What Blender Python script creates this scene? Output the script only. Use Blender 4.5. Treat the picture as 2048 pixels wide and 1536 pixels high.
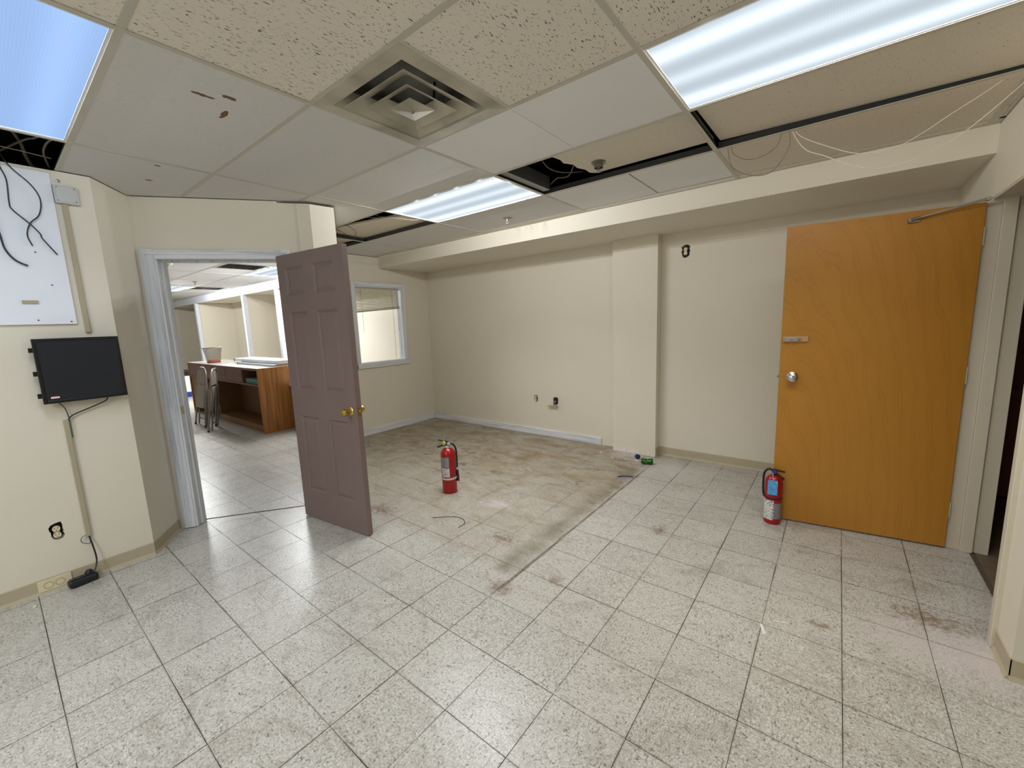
import bpy, math, random
from mathutils import Vector, Matrix
random.seed(7)
for o in list(bpy.data.objects): bpy.data.objects.remove(o)
S = bpy.context.scene
C = S.collection
# ------------------------------------------------------------------ camera
F_PX, YAW, PIT, ROL, CAMH, ZC = 826.445, -0.6684, 0.1473, -0.0380, 1.4848, 2.4526
def cam_axes():
    f = Vector((math.sin(YAW)*math.cos(PIT), math.cos(YAW)*math.cos(PIT), -math.sin(PIT)))
    r = Vector((math.cos(YAW), -math.sin(YAW), 0)); u = r.cross(f)
    c, s = math.cos(ROL), math.sin(ROL)
    return c*r+s*u, -s*r+c*u, f
CR, CU, CF = cam_axes()
cd = bpy.data.cameras.new('camera'); cam = bpy.data.objects.new('camera', cd); C.objects.link(cam)
cd.sensor_fit = 'HORIZONTAL'; cd.sensor_width = 36.0; cd.lens = 36.0*F_PX/2048; cd.clip_start = 0.02
cam.matrix_world = Matrix(((CR.x, CU.x, -CF.x, 0), (CR.y, CU.y, -CF.y, 0), (CR.z, CU.z, -CF.z, CAMH), (0, 0, 0, 1)))
S.camera = cam
def to_px(p):
    d = Vector(p)-Vector((0, 0, CAMH)); z = d.dot(CF)
    if z < .05: return None
    return 1024+F_PX*d.dot(CR)/z, 768-F_PX*d.dot(CU)/z
# ------------------------------------------------------------------ world, exposure
w = bpy.data.worlds.new('world'); S.world = w; w.use_nodes = True
w.node_tree.nodes['Background'].inputs[0].default_value = (0, 0, 0, 1)
w.node_tree.nodes['Background'].inputs[1].default_value = 0.0
S.view_settings.view_transform = 'Standard'; S.view_settings.look = 'None'
S.view_settings.gamma = 1; S.view_settings.use_curve_mapping = False
S.view_settings.exposure = 0.36
LAMP_SPREAD, WIDE_SPREAD = 122, 172       # beam angle of the prismatic lenses and of the plain ones
NEUTRAL, COOL = (.955, .975, 1.0), (.82, .91, 1)
# ------------------------------------------------------------------ materials
MATS = {}
class NB:
    def __init__(s, name):
        s.m = bpy.data.materials.new(name); s.m.use_nodes = True; s.t = s.m.node_tree; s.n = s.t.nodes
        s.b = s.n['Principled BSDF']; MATS[name] = s.m
    def add(s, typ, **kw):
        n = s.n.new(typ)
        for k, v in kw.items(): setattr(n, k, v)
        return n
    def link(s, a, b): s.t.links.new(a, b)
    def coords(s, which='Object', scale=(1, 1, 1), rnd=False):
        if which == 'World': src = s.add('ShaderNodeNewGeometry').outputs['Position']
        else: src = s.add('ShaderNodeTexCoord').outputs[which]
        mp = s.add('ShaderNodeMapping'); mp.inputs['Scale'].default_value = scale; s.link(src, mp.inputs['Vector'])
        if rnd:
            oi = s.add('ShaderNodeObjectInfo'); mu = s.add('ShaderNodeMath', operation='MULTIPLY'); mu.inputs[1].default_value = 37.0
            s.link(oi.outputs['Random'], mu.inputs[0]); s.link(mu.outputs[0], mp.inputs['Location'])
        return mp.outputs[0]
    def noise(s, vec, scale=5, detail=3, rough=.55, dist=0):
        n = s.add('ShaderNodeTexNoise'); n.inputs['Scale'].default_value = scale; n.inputs['Detail'].default_value = detail
        n.inputs['Roughness'].default_value = rough; n.inputs['Distortion'].default_value = dist
        s.link(vec, n.inputs['Vector']); return n.outputs['Fac']
    def ramp(s, fac, stops, interp='LINEAR'):
        r = s.add('ShaderNodeValToRGB'); r.color_ramp.interpolation = interp
        e = r.color_ramp.elements
        while len(e) < len(stops): e.new(.5)
        for q, (p, c) in zip(e, stops):
            q.position = p; q.color = (c, c, c, 1) if not hasattr(c, '__len__') else (*c[:3], 1)
        s.link(fac, r.inputs[0]); return r.outputs[0]
    def mix(s, fac, a, b, mode='MIX'):
        n = s.add('ShaderNodeMix', data_type='RGBA', blend_type=mode)
        for sock, v in ((n.inputs[0], fac), (n.inputs[6], a), (n.inputs[7], b)):
            if hasattr(v, 'is_linked'): s.link(v, sock)
            elif hasattr(v, '__len__'): sock.default_value = (*v[:3], 1)
            else: sock.default_value = v
        return n.outputs[2]
    def math(s, op, a, b=0.0, c=None, clamp=False):
        n = s.add('ShaderNodeMath', operation=op, use_clamp=clamp)
        for i, v in enumerate((a, b) + ((c,) if c is not None else ())):
            if hasattr(v, 'is_linked'): s.link(v, n.inputs[i])
            else: n.inputs[i].default_value = v
        return n.outputs[0]
    def bump(s, h, strength=.2, dist=.01):
        n = s.add('ShaderNodeBump'); n.inputs['Strength'].default_value = strength; n.inputs['Distance'].default_value = dist
        s.link(h, n.inputs['Height']); s.link(n.outputs[0], s.b.inputs['Normal'])
    def col(s, v):
        if hasattr(v, 'is_linked'): s.link(v, s.b.inputs['Base Color'])
        else: s.b.inputs['Base Color'].default_value = (*v, 1)
    def set(s, rough=None, metal=None, **kw):
        if rough is not None: s.b.inputs['Roughness'].default_value = rough
        if metal is not None: s.b.inputs['Metallic'].default_value = metal
        for k, v in kw.items(): s.b.inputs[k].default_value = v
def srgb(r, g, b):
    f = lambda c: ((c/255+.055)/1.055)**2.4 if c > 10 else c/255/12.92
    return (f(r), f(g), f(b))
def plain(name, col, rough=.5, metal=0, var=.06, vscale=6, bump=0):
    nb = NB(name); v = nb.coords('Object'); n = nb.noise(v, vscale, 4)
    nb.col(nb.mix(n, [c*(1-var) for c in col], [min(1, c*(1+var)) for c in col])); nb.set(rough, metal)
    if bump: nb.bump(nb.noise(v, 180, 2), bump, .002)
    return nb.m
def paint(name, col, dirt=.10):
    nb = NB(name); v = nb.coords('World')
    a = nb.noise(v, 1.3, 4); b = nb.ramp(nb.noise(v, 6, 5, .65), [(.62, 0), (.8, 1)])
    c = nb.mix(a, [x*.96 for x in col], [min(1, x*1.03) for x in col])
    nb.col(nb.mix(nb.math('MULTIPLY', b, dirt), c, [x*.6 for x in col])); nb.set(.62)
    nb.bump(nb.noise(v, 140, 2), .08, .003); return nb.m
paint('wall_cream', srgb(228, 221, 204))
paint('hall_brown', srgb(120, 76, 58))
paint('hall_dark', srgb(86, 58, 40))
paint('trim_cream', srgb(208, 199, 180), .2)
paint('vinyl_base', srgb(186, 174, 148), .35)
def whitewash(name, scale):
    nb = NB(name); v = nb.coords('World', scale)
    n = nb.ramp(nb.noise(v, 14, 5, .7), [(.28, srgb(168, 172, 182)), (.45, srgb(216, 219, 224)), (.7, srgb(240, 241, 244))])
    ch = nb.ramp(nb.noise(nb.coords('World', tuple(.5+.5*c for c in scale)), 9, 5, .75), [(.66, 0), (.74, 1)])
    nb.col(nb.mix(nb.math('MULTIPLY', ch, .55), n, srgb(130, 124, 122))); nb.set(.5); nb.bump(nb.noise(v, 30, 3), .12, .003)
whitewash('whitewash_upright', (1.6, 1.6, .06)); whitewash('whitewash_flat', (.12, .12, 2.0))
plain('white_board', srgb(238, 242, 250), .55, var=.05, vscale=3)
plain('white_post', srgb(228, 232, 240), .5)
plain('deck_dark', srgb(92, 90, 86), .9)
plain('grout', srgb(88, 78, 64), .9)
plain('tee_bar', srgb(198, 194, 180), .5, var=.08)
plain('tee_web', srgb(64, 66, 70), .6)
plain('galvanised', srgb(150, 155, 158), .4, .7, .15, 12)
plain('tape_grey', srgb(120, 120, 116), .6)
# acoustic tiles
def tile_mat(name, base, fiss, fcol, stain=False, speck=.3):
    nb = NB(name); v = nb.coords('World')
    base_c = nb.mix(nb.noise(v, .9, 3), [c*.95 for c in base], [min(1, c*1.04) for c in base])
    fine = nb.noise(v, 260, 2)
    c = nb.mix(nb.math('MULTIPLY', fine, .16), base_c, [x*.55 for x in base])
    f = nb.noise(nb.coords('World', (200, 52, 60)), 1, 2, .5, .5)
    f = nb.ramp(f, [(.635, 0), (.67, 1)])
    c = nb.mix(nb.math('MULTIPLY', f, fiss), c, fcol)
    s2 = nb.ramp(nb.noise(nb.coords('World', (60, 38, 50)), 1.4, 1), [(.74, 0), (.77, 1)])
    c = nb.mix(nb.math('MULTIPLY', s2, speck), c, fcol)
    if stain:
        for (cx, cy, rx, ry) in ((-2.055, .78, .018, .03), (-2.225, .811, .05, .014), (-2.11, .70, .012, .05), (-3.142, .766, .012, .02), (-3.466, .788, .014, .02)):
            mp = nb.add('ShaderNodeMapping'); mp.vector_type = 'TEXTURE'; mp.inputs['Location'].default_value = (cx, cy, ZC); mp.inputs['Scale'].default_value = (rx, ry, 1)
            nb.link(nb.add('ShaderNodeNewGeometry').outputs['Position'], mp.inputs['Vector'])
            ln = nb.add('ShaderNodeVectorMath', operation='LENGTH'); nb.link(mp.outputs[0], ln.inputs[0])
            d = nb.math('ADD', ln.outputs['Value'], nb.math('MULTIPLY', nb.noise(v, 60, 3), 1.3))
            c = nb.mix(nb.math('LESS_THAN', d, 1.5), c, srgb(120, 92, 62))
    nb.col(c); nb.set(.9); nb.bump(nb.math('SUBTRACT', fine, f), .35, .004)
tile_mat('tile_old', srgb(240, 233, 219), .95, srgb(96, 80, 62), speck=.6)
tile_mat('tile_worn', srgb(232, 223, 206), .2, srgb(110, 98, 80), speck=.8)
tile_mat('tile_new', srgb(224, 223, 220), .22, srgb(150, 144, 136), True, speck=.12)
tile_mat('tile_white', srgb(244, 244, 244), .0, srgb(190, 188, 184), speck=.05)
# floor tiles
def floor_mat(name='floor_tile'):
    nb = NB(name); v = nb.coords('Object', rnd=True); wv = nb.coords('World')
    oi = nb.add('ShaderNodeObjectInfo')
    tone = nb.mix(oi.outputs['Random'], srgb(174, 170, 161), srgb(184, 180, 171))
    c = nb.mix(nb.ramp(nb.noise(v, 150, 2), [(.45, 0), (.62, 1)]), tone, srgb(206, 205, 198))
    fl = nb.coords('Object', (60, 150, 60), True)
    f1 = nb.ramp(nb.noise(fl, 1.0, 3, .6, .6), [(.56, 0), (.63, 1)])
    c = nb.mix(nb.math('MULTIPLY', f1, .60), c, srgb(108, 101, 90))
    f2 = nb.ramp(nb.noise(nb.coords('Object', (120, 70, 60), True), 1.0, 2), [(.63, 0), (.68, 1)])
    c = nb.mix(nb.math('MULTIPLY', f2, .7), c, srgb(72, 66, 58))
    # scuffs over everything
    sc = nb.ramp(nb.noise(nb.coords('World', (1, 1.6, 1)), 2.4, 9, .80, 1.6), [(.50, 0), (.72, 1)])
    c = nb.mix(nb.math('MULTIPLY', sc, .60), c, srgb(118, 106, 88))
    sk = nb.ramp(nb.noise(nb.coords('World', (3, 11, 1)), 2.6, 5, .7, 2.5), [(.66, 0), (.72, 1)])
    c = nb.mix(nb.math('MULTIPLY', sk, .55), c, srgb(92, 78, 62))
    ox = nb.add('ShaderNodeSeparateXYZ'); nb.link(wv, ox.inputs[0])
    fr_ = lambda v, off: nb.math('MULTIPLY', nb.math('ABSOLUTE', nb.math('SUBTRACT', nb.math('FRACT', nb.math('DIVIDE', nb.math('SUBTRACT', v, off), .3048)), .5)), .3048)
    ed = nb.math('MAXIMUM', fr_(ox.outputs[0], -1.4226-30.48), fr_(ox.outputs[1], .0012-30.48))
    ed = nb.math('DIVIDE', nb.math('SUBTRACT', ed, .1425), .009, clamp=True)
    jd = nb.math('MULTIPLY', nb.math('MULTIPLY', ed, ed), nb.ramp(nb.noise(wv, 3.5, 6, .7), [(.40, 0), (.66, 1)]))
    c = nb.mix(nb.math('MULTIPLY', jd, .7), c, srgb(96, 82, 62))
    sx = nb.add('ShaderNodeSeparateXYZ'); nb.link(wv, sx.inputs[0]); X, Y = sx.outputs[0], sx.outputs[1]
    wob = nb.math('MULTIPLY', nb.math('SUBTRACT', nb.noise(wv, 6, 4), .5), .14)
    wob2 = nb.math('MULTIPLY', nb.math('SUBTRACT', nb.noise(wv, 4, 3), .5), .02)
    def band(val, lo, hi, soft, wob=wob):
        a = nb.math('DIVIDE', nb.math('SUBTRACT', nb.math('ADD', val, wob), lo), soft, clamp=True)
        b = nb.math('DIVIDE', nb.math('SUBTRACT', hi, nb.math('ADD', val, wob)), soft, clamp=True)
        return nb.math('MULTIPLY', a, b)
    # scrubbed old-carpet area with adhesive stains, worse towards the back corner
    area = nb.math('MULTIPLY', band(X, -5.25, -1.40, .06), band(Y, 1.72, 5, .08))
    st = nb.noise(nb.coords('World', (1.1, 1.7, 1)), 2.1, 7, .68, 1.2)
    grime = nb.ramp(st, [(.34, .38), (.5, .68), (.64, 1.0)])
    back = nb.math('DIVIDE', nb.math('SUBTRACT', Y, 1.9), 1.5, clamp=True)
    lvl = nb.math('MULTIPLY', area, nb.math('MULTIPLY', grime, nb.math('ADD', .34, nb.math('MULTIPLY', back, .62))), clamp=True)
    gc = nb.mix(nb.noise(wv, 2.6, 4), srgb(132, 110, 76), srgb(158, 142, 114))
    c = nb.mix(lvl, c, gc)
    dk = nb.ramp(nb.noise(nb.coords('World', (1.0, 1.9, 1)), 2.6, 9, .76, 2.2), [(.53, 0), (.66, 1)])
    c = nb.mix(nb.math('MULTIPLY', nb.math('MULTIPLY', dk, area), nb.math('ADD', .20, nb.math('MULTIPLY', back, .58))), c, srgb(82, 62, 36))
    # grey strip where a partition stood
    strip = nb.math('MULTIPLY', band(X, -1.62, -1.405, .09), band(Y, 1.72, 4.1, .05))
    c = nb.mix(nb.math('MULTIPLY', strip, nb.ramp(nb.noise(wv, 4, 7, .72), [(.36, .12), (.62, .85)])), c, srgb(126, 119, 104))
    line = nb.math('MULTIPLY', band(X, -1.425, -1.402, .007, wob2), band(Y, 1.62, 4.0, .02))
    c = nb.mix(nb.math('MULTIPLY', line, nb.ramp(nb.noise(wv, 9, 4), [(.3, .35), (.6, .85)])), c, srgb(84, 72, 56))
    # pale plaster dust at the column and by the right wall
    for (cx, cy, r) in ((-1.25, 4.0, .5), (.55, 2.4, .45), (-2.15, 2.45, .18), (-1.75, 4.2, .3)):
        mp = nb.add('ShaderNodeMapping'); mp.vector_type = 'TEXTURE'; mp.inputs['Location'].default_value = (cx, cy, 0); mp.inputs['Scale'].default_value = (r, r*.6, 9)
        nb.link(wv, mp.inputs['Vector']); ln = nb.add('ShaderNodeVectorMath', operation='LENGTH'); nb.link(mp.outputs[0], ln.inputs[0])
        dd = nb.math('SUBTRACT', 1.0, nb.math('ADD', ln.outputs['Value'], nb.math('MULTIPLY', nb.math('SUBTRACT', nb.noise(wv, 12, 5), .5), 1.4)), clamp=True)
        c = nb.mix(nb.math('MULTIPLY', dd, .75), c, srgb(206, 196, 196))
    for (cx, cy, rx, ry) in ((-.9, 2.75, .05, .09), (-1.2, 1.85, .05, .05), (.02, 2.28, .05, .04), (.42, 2.62, .16, .1), (-1.42, 1.62, .09, .09), (-2.88, 1.85, .14, .1), (-1.75, 2.05, .12, .07)):
        mp = nb.add('ShaderNodeMapping'); mp.vector_type = 'TEXTURE'; mp.inputs['Location'].default_value = (cx, cy, 0); mp.inputs['Scale'].default_value = (rx, ry, 9)
        nb.link(wv, mp.inputs['Vector']); ln = nb.add('ShaderNodeVectorMath', operation='LENGTH'); nb.link(mp.outputs[0], ln.inputs[0])
        dd = nb.math('SUBTRACT', 1.0, nb.math('ADD', ln.outputs['Value'], nb.math('MULTIPLY', nb.math('SUBTRACT', nb.noise(wv, 34, 6), .5), 3.6)), clamp=True)
        c = nb.mix(nb.math('MULTIPLY', dd, .7), c, srgb(112, 88, 64))
    nb.col(c); rr = nb.math('ADD', .30, nb.math('MULTIPLY', lvl, .45)); nb.link(rr, nb.b.inputs['Roughness'])
    nb.bump(nb.noise(wv, 22, 4), .05, .004)
floor_mat()
nb = NB('floor_hall'); nb.col(nb.mix(nb.noise(nb.coords('World'), 12, 5), srgb(92, 76, 60), srgb(120, 104, 84))); nb.set(.6)
# doors and furniture
nb = NB('brown_paint'); v = nb.coords('Object')
nb.col(nb.mix(nb.noise(v, 3, 4), srgb(120, 102, 98), srgb(130, 111, 106))); nb.set(.42)
g = nb.noise(nb.coords('Object', (90, 90, 5)), 1, 4, .6, .3); nb.bump(g, .10, .003)
nb = NB('birch'); v = nb.coords('Object', (1.5, 1, .42))
wv = nb.add('ShaderNodeTexWave', wave_type='RINGS', rings_direction='Y'); wv.inputs['Scale'].default_value = 3.2; wv.inputs['Distortion'].default_value = 6.5
wv.inputs['Detail'].default_value = 3; wv.inputs['Detail Scale'].default_value = 1.3; nb.link(v, wv.inputs['Vector'])
fib = nb.noise(nb.coords('Object', (120, 1, 4)), 1, 4, .6)
c = nb.mix(nb.noise(nb.coords('Object', (1.2, 1, .7)), 2.2, 5, .6, .5), srgb(176, 118, 34), srgb(196, 140, 50))
c = nb.mix(nb.math('MULTIPLY', nb.ramp(wv.outputs['Fac'], [(.0, 0), (.72, .0), (.9, 1), (1, .2)]), .22), c, srgb(150, 94, 36))
c = nb.mix(nb.math('MULTIPLY', fib, .2), c, srgb(150, 96, 38)); nb.col(c); nb.set(.42)
nb = NB('oak_ply'); g = nb.noise(nb.coords('Object', (1, 30, 1.1)), 1, 5, .65, .6)
c = nb.ramp(g, [(.3, srgb(120, 72, 28)), (.5, srgb(168, 108, 46)), (.7, srgb(190, 130, 62))]); nb.col(c); nb.set(.45)
plain('walnut_laminate', srgb(112, 74, 66), .4, var=.12)
plain('desk_dark', srgb(124, 88, 54), .5, var=.2)
plain('desk_top', srgb(196, 188, 184), .25, var=.06)
plain('desk_board', srgb(124, 88, 54), .5, var=.2)
plain('chair_metal', srgb(136, 129, 119), .38, .35, .05)
plain('chair_panel', srgb(142, 135, 126), .4, .15, .04)
plain('teal_paper', srgb(110, 140, 140), .7)
plain('brass', srgb(205, 178, 96), .22, 1.0, .03)
plain('steel', srgb(200, 200, 200), .22, 1.0, .03)
plain('dull_steel', srgb(150, 148, 142), .4, .9, .1)
plain('black_plastic', srgb(24, 26, 30), .45, var=.15)
plain('black_frame', srgb(14, 15, 17), .4, var=.15)
plain('screen_dark', srgb(30, 33, 40), .38, var=.1)
plain('cable_dark', srgb(52, 54, 58), .6)
plain('cable_grey', srgb(120, 112, 100), .6)
plain('cable_white', srgb(214, 206, 190), .5)
plain('cable_green', srgb(58, 84, 70), .5)
plain('raceway', srgb(176, 166, 138), .5)
plain('plate_grey', srgb(196, 198, 196), .5)
plain('ivory', srgb(226, 214, 178), .4)
plain('red_paint', srgb(158, 14, 18), .28, var=.05)
plain('label_silver', srgb(150, 150, 152), .35, .5, .15, 30)
plain('yellow_plastic', srgb(214, 206, 90), .5)
plain('blue_plastic', srgb(36, 58, 140), .45)
plain('navy_cloth', srgb(30, 42, 92), .8)
plain('wood_block', srgb(196, 152, 108), .6)
plain('chalk', srgb(226, 222, 214), .8)
plain('blind_slat', srgb(192, 186, 162), .5)
plain('blind_rail', srgb(192, 186, 162), .5)
plain('orange_stuff', srgb(206, 96, 50), .7)
plain('white_plastic', srgb(232, 234, 238), .4)
plain('red_badge', srgb(190, 40, 44), .4)
nb = NB('label_print'); v = nb.coords('Object')
ln_ = nb.ramp(nb.noise(nb.coords('Object', (60, 60, 260)), 1, 1), [(.5, 0), (.54, 1)]); nb.col(nb.mix(nb.math('MULTIPLY', ln_, .75), srgb(226, 226, 224), srgb(60, 62, 66))); nb.set(.4)
nb = NB('tag_print'); ln_ = nb.ramp(nb.noise(nb.coords('Object', (70, 70, 240)), 1, 1), [(.5, 0), (.55, 1)]); nb.col(nb.mix(nb.math('MULTIPLY', ln_, .6), srgb(92, 176, 236), srgb(28, 70, 140))); nb.set(.5)
nb = NB('can_green'); nb.col(nb.mix(nb.ramp(nb.noise(nb.coords('Object'), 40, 3), [(.45, 0), (.6, 1)]), srgb(60, 128, 40), srgb(28, 72, 24))); nb.set(.3, .4)
nb = NB('mesh_wire'); nb.col(srgb(120, 116, 106)); nb.set(.4, .8)
ck = nb.add('ShaderNodeTexChecker'); ck.inputs['Scale'].default_value = 90; nb.link(nb.coords('Object'), ck.inputs['Vector'])
tr = nb.add('ShaderNodeBsdfTransparent'); ms = nb.add('ShaderNodeMixShader'); ms.inputs[0].default_value = .45
nb.link(tr.outputs[0], ms.inputs[1]); nb.link(nb.b.outputs[0], ms.inputs[2]); nb.link(ms.outputs[0], nb.n['Material Output'].inputs[0])
nb = NB('pane_glass'); tr = nb.add('ShaderNodeBsdfTransparent'); gl = nb.add('ShaderNodeBsdfGlossy'); gl.inputs['Roughness'].default_value = .02
ms = nb.add('ShaderNodeMixShader'); ms.inputs[0].default_value = .06
nb.link(tr.outputs[0], ms.inputs[1]); nb.link(gl.outputs[0], ms.inputs[2]); nb.link(ms.outputs[0], nb.n['Material Output'].inputs[0])
# dusty air diffuser: soot collects on the lips of the louvres
nb = NB('vent_enamel'); v = nb.coords('Object')
so = nb.ramp(nb.noise(nb.coords('Object'), 3.5, 3, .5, .2), [(.42, 0), (.70, .55)])
nb.col(nb.mix(so, srgb(196, 190, 172), srgb(58, 54, 46))); nb.set(.5)
def diffuser_mat(name, tint, lo, hi):
    nb = NB(name); v = nb.coords('Object'); sx = nb.add('ShaderNodeSeparateXYZ'); nb.link(v, sx.inputs[0])
    y = sx.outputs[1]; tot = None
    for cy, wdt, amp in ((-.20, .055, 1.0), (.0, .05, .55), (.20, .055, 1.0)):
        d = nb.math('DIVIDE', nb.math('SUBTRACT', y, cy), wdt); g = nb.math('POWER', 2.718, nb.math('MULTIPLY', nb.math('MULTIPLY', d, d), -1.0))
        g = nb.math('MULTIPLY', g, amp); tot = g if tot is None else nb.math('ADD', tot, g)
    ck = nb.add('ShaderNodeTexVoronoi'); ck.inputs['Scale'].default_value = 120; ck.inputs['Randomness'].default_value = 0; nb.link(v, ck.inputs['Vector'])
    fl = nb.math('MULTIPLY_ADD', ck.outputs['Distance'], -.22, 1.08)
    e = nb.math('MULTIPLY', nb.math('MULTIPLY_ADD', tot, hi-lo, lo), fl)
    nb.b.inputs['Emission Color'].default_value = (*tint, 1); nb.link(e, nb.b.inputs['Emission Strength']); nb.col((0, 0, 0)); nb.set(1.0, **{'Specular IOR Level': 0.0})
diffuser_mat('diffuser_cool', (.40, .60, 1.0), .72, .86)
diffuser_mat('diffuser_white', (.80, .91, 1.0), .55, 1.05)
# ------------------------------------------------------------------ mesh helpers
class MB:
    def __init__(s): s.v, s.f = [], []
    def add(s, vs, fs):
        k = len(s.v); s.v += [tuple(p) for p in vs]; s.f += [tuple(i+k for i in q) for q in fs]; return s
    def box(s, x0, x1, y0, y1, z0, z1):
        return s.add([(x, y, z) for z in (z0, z1) for y in (y0, y1) for x in (x0, x1)],
                     [(0, 2, 3, 1), (4, 5, 7, 6), (0, 1, 5, 4), (2, 6, 7, 3), (0, 4, 6, 2), (1, 3, 7, 5)])
    def hexa(s, b, t):      # bottom quad, top quad (counter-clockwise from above)
        return s.add(list(b)+list(t), [(3, 2, 1, 0), (4, 5, 6, 7)]+[(i, (i+1) % 4, 4+(i+1) % 4, 4+i) for i in range(4)])
    def prism(s, pts, d):   # closed outline extruded along vector d
        n = len(pts); d = Vector(d); a = [Vector(p) for p in pts]
        return s.add(a+[p+d for p in a], [tuple(reversed(range(n))), tuple(range(n, 2*n))]+[(i, (i+1) % n, n+(i+1) % n, n+i) for i in range(n)])
    def lathe(s, prof, n=24, origin=(0, 0, 0), axis='z', a0=0, a1=2*math.pi, closed=True):
        full = abs(a1-a0-2*math.pi) < 1e-6; m = n if full else n+1; vs = []
        for r, h in prof:
            for i in range(m):
                a = a0+(a1-a0)*i/n; x, y = r*math.cos(a), r*math.sin(a)
                p = (x, y, h) if axis == 'z' else ((h, x, y) if axis == 'x' else (x, h, y))
                vs.append((p[0]+origin[0], p[1]+origin[1], p[2]+origin[2]))
        fs = []
        for j in range(len(prof)-1):
            for i in range(n if full else n):
                i2 = (i+1) % m
                fs.append((j*m+i, j*m+i2, (j+1)*m+i2, (j+1)*m+i))
        if full and closed:
            if prof[0][0] > 1e-5: fs.append(tuple(reversed(range(m))))
            if prof[-1][0] > 1e-5: fs.append(tuple((len(prof)-1)*m+i for i in range(m)))
        return s.add(vs, fs)
    def tube(s, pts, r, n=7, smooth=True, sub=5, cap=True):
        P = [Vector(p) for p in pts]
        if smooth and len(P) > 2:
            Q = []
            for i in range(len(P)-1):
                a, b, c, d = P[max(i-1, 0)], P[i], P[i+1], P[min(i+2, len(P)-1)]
                for k in range(sub):
                    t = k/sub; Q.append(.5*((2*b)+(c-a)*t+(2*a-5*b+4*c-d)*t*t+(3*b-a-3*c+d)*t**3))
            Q.append(P[-1]); P = Q
        nrm = None; vs = []
        for i, p in enumerate(P):
            t = (P[min(i+1, len(P)-1)]-P[max(i-1, 0)])
            t = t.normalized() if t.length > 1e-9 else Vector((0, 0, 1))
            if nrm is None: nrm = t.orthogonal().normalized()
            nrm = (nrm-t*nrm.dot(t)); nrm = nrm.normalized() if nrm.length > 1e-6 else t.orthogonal().normalized()
            bi = t.cross(nrm); rr = r(i/(len(P)-1)) if callable(r) else r
            for k in range(n):
                a = 2*math.pi*k/n; vs.append(p+nrm*rr*math.cos(a)+bi*rr*math.sin(a))
        fs = [(i*n+k, i*n+(k+1) % n, (i+1)*n+(k+1) % n, (i+1)*n+k) for i in range(len(P)-1) for k in range(n)]
        if cap: fs += [tuple(reversed(range(n))), tuple((len(P)-1)*n+k for k in range(n))]
        return s.add(vs, fs)
    def xf(s, M):
        s.v = [tuple(M @ Vector(p)) for p in s.v]; return s
    def mesh(s, name, mat):
        me = bpy.data.meshes.new(name); me.from_pydata(s.v, [], s.f); me.update()
        me.materials.append(MATS[mat]); return me
    def build(s, name, mat, parent=None, bevel=0, smooth=False, kind=None):
        me = s.mesh(name, mat)
        if smooth:
            for p in me.polygons: p.use_smooth = True
            me.set_sharp_from_angle(angle=math.radians(40))
        o = bpy.data.objects.new(name, me); C.objects.link(o)
        if parent: o.parent = parent
        if bevel:
            b = o.modifiers.new('bevel', 'BEVEL'); b.width = bevel; b.segments = 2; b.limit_method = 'ANGLE'; b.harden_normals = False
        if kind: o['kind'] = kind
        return o
def box(name, mat, *a, parent=None, **kw): return MB().box(*a).build(name, mat, parent, **kw)
def tag(o, label=None, cat=None, group=None, kind=None):
    if label: o['label'] = label
    if cat: o['category'] = cat
    if group: o['group'] = group
    if kind: o['kind'] = kind
    return o
def empty(name, loc=(0, 0, 0), rz=0, **kw):
    o = bpy.data.objects.new(name, None); C.objects.link(o); o.location = loc; o.rotation_euler = (0, 0, rz); o.empty_display_size = .05
    return tag(o, **kw)
ST = dict(kind='structure')
# ------------------------------------------------------------------ room shell
XW, YB, XM, XR = -5.095, 4.40, -3.615, .625      # window wall, back wall, monitor wall, right wall
ZW = ZC-.004                                     # tops of the interior walls, just under the tiles
YS, ZS = 3.554, 2.302                            # soffit front and underside
UX, UY = .6, .8                                  # direction of the angled doorway wall
IX, IY = -3.925, .76
def dw(u, n, z): return (IX+u*UX+n*UY, IY+u*UY-n*UX, z)
def dwbox(m, u0, u1, n0, n1, z0, z1):
    m.hexa([dw(u0, n1, z0), dw(u1, n1, z0), dw(u1, n0, z0), dw(u0, n0, z0)],
           [dw(u0, n1, z1), dw(u1, n1, z1), dw(u1, n0, z1), dw(u0, n0, z1)]); return m
box('wall_back', 'wall_cream', XW-.12, -1.70, YB, YB+.12, 0, ZW, kind='structure')
box('wall_back_right', 'wall_cream', -1.70, XR+.14, YB, YB+.12, 0, ZW, kind='structure')
WY0, WY1, WZ0, WZ1 = 3.145, 3.905, 1.0, 2.05
m = MB(); m.box(XW-.12, XW, 2.95, WY0, 0, ZW).box(XW-.12, XW, WY1, YB, 0, ZW).box(XW-.12, XW, WY0, WY1, 0, WZ0).box(XW-.12, XW, WY0, WY1, WZ1, ZW)
m.build('wall_window', 'wall_cream', kind='structure')
m = MB().prism([(XW-.12, 2.70, 0), (-3.31, 1.745, 0), (-3.232, 1.682, 0), (-3.205, 1.865, 0), (XW, 2.95, 0), (XW-.12, 2.95, 0)], (0, 0, ZW-.012)); m.build('wall_partition', 'wall_cream', kind='structure')
OU0, OU1, OZ = .10, .925, 2.045
m = MB(); dwbox(m, 0, OU0, -.13, 0, 0, ZW); dwbox(m, OU1, 1.152, -.13, 0, 0, ZW-.012); dwbox(m, OU0, OU1, -.13, 0, OZ, ZW)
m.build('wall_doorway', 'wall_cream', kind='structure')
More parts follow.
